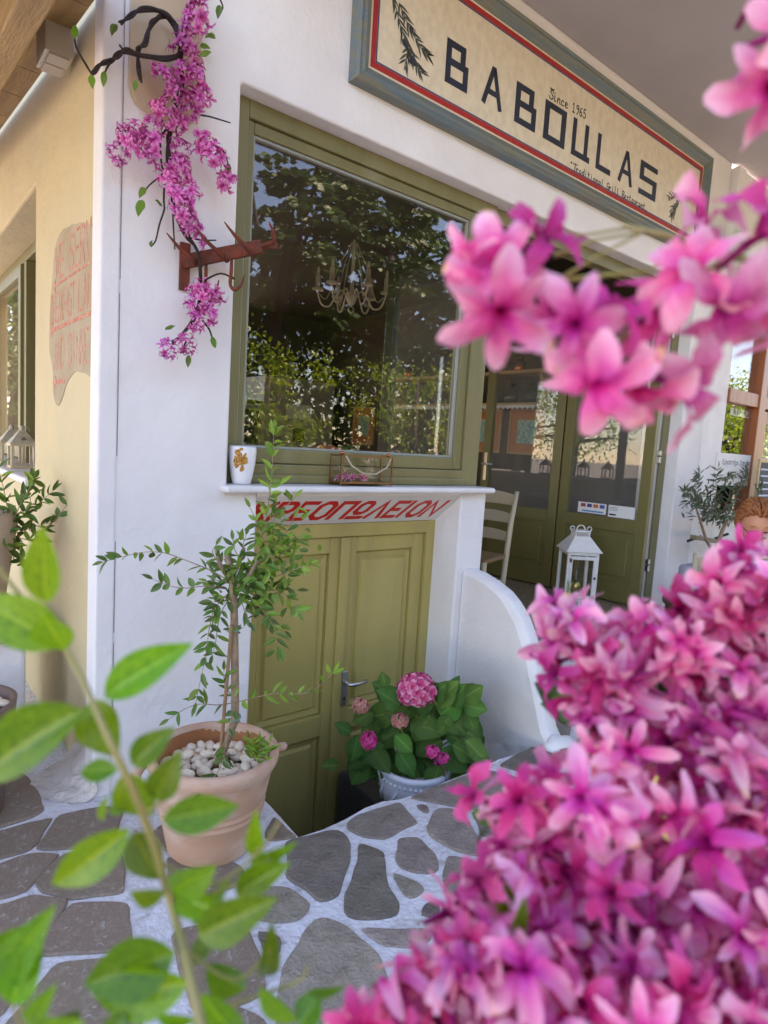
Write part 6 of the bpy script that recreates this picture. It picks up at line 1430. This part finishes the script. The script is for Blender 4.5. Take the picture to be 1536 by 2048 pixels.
FL = [  # base x,y  tip x,y  width px  depth offset  tilt
 (92,1205,85,1052,62,.0,.2),(125,1290,-60,1190,85,.01,-.3),(90,1235,128,1300,78,-.01,.6),(207,1395,376,1285,72,.0,.25),(165,1420,-70,1560,110,-.02,.15),(180,1400,228,1515,78,.02,.4),(235,1540,158,1545,40,.0,.3),(262,1530,342,1458,52,.0,-.2),(250,1545,298,1640,76,.01,.3),(305,1600,358,1510,56,.01,.2),(325,1640,476,1612,64,-.005,.2),(258,1660,95,1780,72,-.01,-.1),(265,1665,318,1758,66,.02,.3),
 (342,1780,428,1738,62,0,.3),(330,1790,262,1788,42,0,.2),(340,1785,452,1830,46,.01,.9),(395,1870,548,1800,70,-.01,.3),(378,1965,170,1985,90,-.02,.5),(350,1905,170,1970,100,-.015,-.1),(390,1930,420,1860,34,.02,.2),(405,1990,480,2090,84,-.02,.2),(415,1930,495,1990,56,.01,.5),(470,1788,576,1728,50,.01,.3),(515,1715,510,1625,32,.02,.3),(530,1955,545,1860,38,.02,.2),(520,1975,595,2050,40,0,.4),
 (600,2000,648,1980,20,.02,.3),(600,2050,640,1985,52,.01,.2),(620,1985,692,1972,18,.02,.3),(0,1960,90,1835,70,-.02,.2),(20,2010,75,1880,70,-.03,.4),(-30,1940,70,1850,60,-.02,.2),(70,2060,95,1985,46,-.02,.2),(110,2080,158,2022,50,-.02,.2),(60,2090,150,2050,60,-.03,.1),(215,2080,250,2030,46,-.03,.3),(310,2030,395,2045,22,.01,.4),(500,1730,590,1690,26,.03,.3),(385,1850,460,1760,30,.03,.3),(205,1640,215,1590,16,.02,.2),(250,1625,222,1610,30,.02,.2),(430,2070,520,2110,60,-.02,.3)]
for bx_, by_, tx_, ty_, w_, o_, tl in FL:
    a = fp(bx_,by_,o_); b = fp(tx_,ty_,o_+random.uniform(-.02,.02)); d = b-a; dd = dS+o_
    n0 = -FW+UP*random.uniform(.1,.6)+RT*random.uniform(-.4,.4)
    put_leaf(sb, 'fg', a, d, n0, d.length*1.02, w_*dd/FPX*1.15)
# ------------------------------------------------------------------ close to the visitor: pink blossoming shrub at the right
bs = thing('blossom_shrub', 'large shrub of blurred pink and magenta blossoms filling the lower right foreground', 'shrub', (.62,.02,0))
root = Vector((.62,.02,0))
mass = [(1075,1165),(1180,1205),(1260,1225),(1330,1215),(1390,1165),(1450,1120),(1500,1098),(1560,1090),(1640,1100),(1640,2150),(720,2150),(760,2050),(800,1970),(880,1900),(890,1830),(960,1790),(985,1690),(975,1560),(1020,1545),(1100,1560),(1165,1570),(1180,1520),(1150,1440),(1125,1350),(1085,1270)]
mpoly = [Vector(p) for p in mass]
def inmass(x, y): return pip(Vector((x,y)), mpoly)
hole = lambda x, y: (1160 < x < 1245 and 1490 < y < 1715) or (1225 < x < 1300 and 1610 < y < 1735)
def edged(x, y):
    p = Vector((x,y)); r = 1e9
    for i in range(len(mpoly)):
        a, b = mpoly[i-1], mpoly[i]; t = max(0, min(1, (p-a).dot(b-a)/(b-a).length_squared)); r = min(r, (p-a.lerp(b,t)).length)
    return r
pts = []; tries = 0
layers = [(.0,64,110),(.06,66,90),(.13,66,70)]
for off, mind, cnt in layers:
    got = []; tries = 0
    while len(got) < cnt and tries < 6000:
        tries += 1; x, y = random.uniform(740,1630), random.uniform(1080,2120)
        if not inmass(x, y) or hole(x, y) or edged(x, y) < (52 if off < .1 else 40): continue
        if all((x-a)**2+(y-b)**2 > mind**2 for a, b in got): got.append((x, y))
    for x, y in got:
        base = .62-.20*(y-1080)/970; pts.append((x, y, base+off+random.uniform(-.03,.03)))
edge = [(1150,1240,.60),(1235,1280,.60),(1175,1340,.60),(1215,1430,.6),(1060,1620,.52),(1095,1680,.52),(1055,1755,.52),(1010,1830,.5),(930,1890,.52),(950,1870,.5),(905,1960,.5),(860,1995,.48),(800,2050,.46),(840,2060,.46),(1290,1285,.6),(1370,1265,.58),(1450,1205,.58),(1520,1150,.58)]
pts += edge
BR = {}
for i, (x, y, d_) in enumerate(pts):
    p = atd(x, y, d_)
    aim = (CAM-p).normalized()+Vector((random.gauss(0,.75),random.gauss(0,.75),random.gauss(.1,.7)))
    q = aim.to_track_quat('Z','Y').to_matrix().to_4x4()
    s_ = random.uniform(.8,1.1)
    me = (random.choice(BL if random.random() < .35 else UM) if random.random() < .78 else random.choice(BLD if random.random() < .3 else UMD))
    inst('blossom', me, bs, Matrix.Translation(p) @ q @ Matrix.Rotation(random.uniform(0,6.28),4,'Z') @ Matrix.Scale(s_,4))
# branches from the root into the mass
for x, y, d_ in ((1150,1500,.70),(1300,1350,.72),(1450,1250,.72),(1050,1750,.6),(1250,1700,.66),(1400,1600,.66),(900,1980,.56),(1150,1950,.56),(1450,1900,.56)):
    e_ = atd(x, y, d_); m0 = root.lerp(e_,.6)+Vector((random.uniform(-.05,.05),random.uniform(-.05,.05),-.08))
    part('branch', MB().tube([root+Vector((random.uniform(-.03,.03),random.uniform(-.03,.03),0)), root.lerp(m0,.5), m0, e_],[.014,.010,.007,.003],7), BARK, bs, smooth=True)
    for k in range(6):
        f_ = m0.lerp(e_, random.random()); gx, gy = x+random.uniform(-160,160), y+random.uniform(-160,160)
        if not inmass(gx, gy) or edged(gx, gy) < 70 or hole(gx, gy): continue
        g2 = atd(gx, gy, d_+.03)
        part('twig', MB().tube([f_, f_.lerp(g2,.5)+Vector((0,0,-.01)), g2],[.003,.0022,.0014],5), BARK, bs, smooth=True)
LDK = [leaf_mesh('leaf', mat('shrub_leaf',(.05,.12,.02),.45,rand=.3,trans=.25), seed=s) for s in range(2)]
for k in range(110):
    x, y = random.uniform(900,1620), random.uniform(1250,2100)
    if not inmass(x, y) or hole(x, y): continue
    p = atd(x, y, .62-.20*(y-1080)/970+random.uniform(.14,.26)); inst('leaf', random.choice(LDK), bs, frame_mat(p, Vector((random.uniform(-1,1),random.uniform(-1,1),random.uniform(-1,1))), -FW+Vector((random.uniform(-.6,.6),random.uniform(-.6,.6),random.uniform(-.6,.6))), random.uniform(.06,.09), random.uniform(.03,.04)))
for x, y, dx, dy, o_ in ((1010,1900,40,-110,.44),(1000,1830,15,-70,.46),(1020,1830,30,-60,.46)):
    a = atd(x,y,o_); b = atd(x+dx,y+dy,o_); inst('leaf', LM['fg'][0], bs, frame_mat(a, b-a, -FW+RT*.5, (b-a).length, 44*o_/FPX))
# the sprig that hangs across the doorway
SG = .43
sp_main = [(1700,640),(1600,560),(1480,515),(1400,492),(1330,470),(1245,452)]
spp = [atd(x,y,SG+.03) for x,y in sp_main]; hook0 = atd(1760,1100,.55)
part('branch', MB().tube([root+Vector((.02,0,0)), Vector((.72,.02,.9)), hook0]+spp,[.012,.010,.006,.004,.0034,.003,.0026,.0022,.0018]), GSTEM, bs, smooth=True)
for s_ in ([(1300,462),(1190,480),(1110,510)],[(1290,462),(1180,520),(1120,560)],[(1260,455),(1170,470),(1100,470)],[(1420,500),(1380,560),(1280,640)],[(1460,510),(1340,600),(1240,680)],[(1400,490),(1300,540),(1130,560)],[(1500,520),(1440,520),(1390,560)],[(1560,545),(1540,600),(1520,620)]):
    part('twig', MB().tube([atd(x,y,SG+.02) for x,y in s_],[.0010,.0011,.0020],6), GSTEM, bs, smooth=True)
for x, y, rx, ry, s_, dk in ((1010,545,-.25,-.1,1.2,0),(1055,510,.4,.3,1.0,1),(1000,610,-.1,-.5,1.2,0),(1070,620,.3,-.6,1.0,0),(1150,650,-.2,-.2,1.0,0),(1200,660,.2,.5,1.05,1),(1190,740,-.2,-.5,1.3,0),(1275,650,.6,.4,1.0,1),(1300,750,.4,-.4,1.25,0),(1405,490,-.2,.9,1.0,0),(1400,560,-.6,.0,1.15,0),(1440,600,-.2,-.6,1.15,0),(1480,500,.3,.3,1.1,1),(1510,610,.2,-.4,1.3,0),(1545,520,.6,.1,1.2,1),(965,540,-.6,.0,.9,0),
 (985,575,-.3,-.2,.95,0),(1255,745,.1,-.7,1.05,0),(1510,-10,.0,.2,1.25,0),(1550,70,.2,-.3,1.25,0),(1530,170,-.2,-.6,1.15,0),(1590,140,.3,.1,1.2,1),(1560,-60,.1,.6,1.2,1)):
    p = atd(x, y, SG+random.uniform(-.02,.02)); aim = -FW*.75+RT*rx+UP*ry
    s_ *= .93; inst('blossom', random.choice([b for k_, b in enumerate(BLS) if (k_ % 4 == 3) == bool(dk)]), bs, Matrix.Translation(p) @ aim.to_track_quat('Z','Y').to_matrix().to_4x4() @ Matrix.Rotation(random.uniform(0,6.28),4,'Z') @ Matrix.Scale(s_,4))
part('branch', MB().tube([hook0, atd(1800,500,.50), atd(1700,150,.46), atd(1600,60,.45)],[.006,.005,.004,.003]), GSTEM, bs, smooth=True)
bpy.context.view_layer.update()
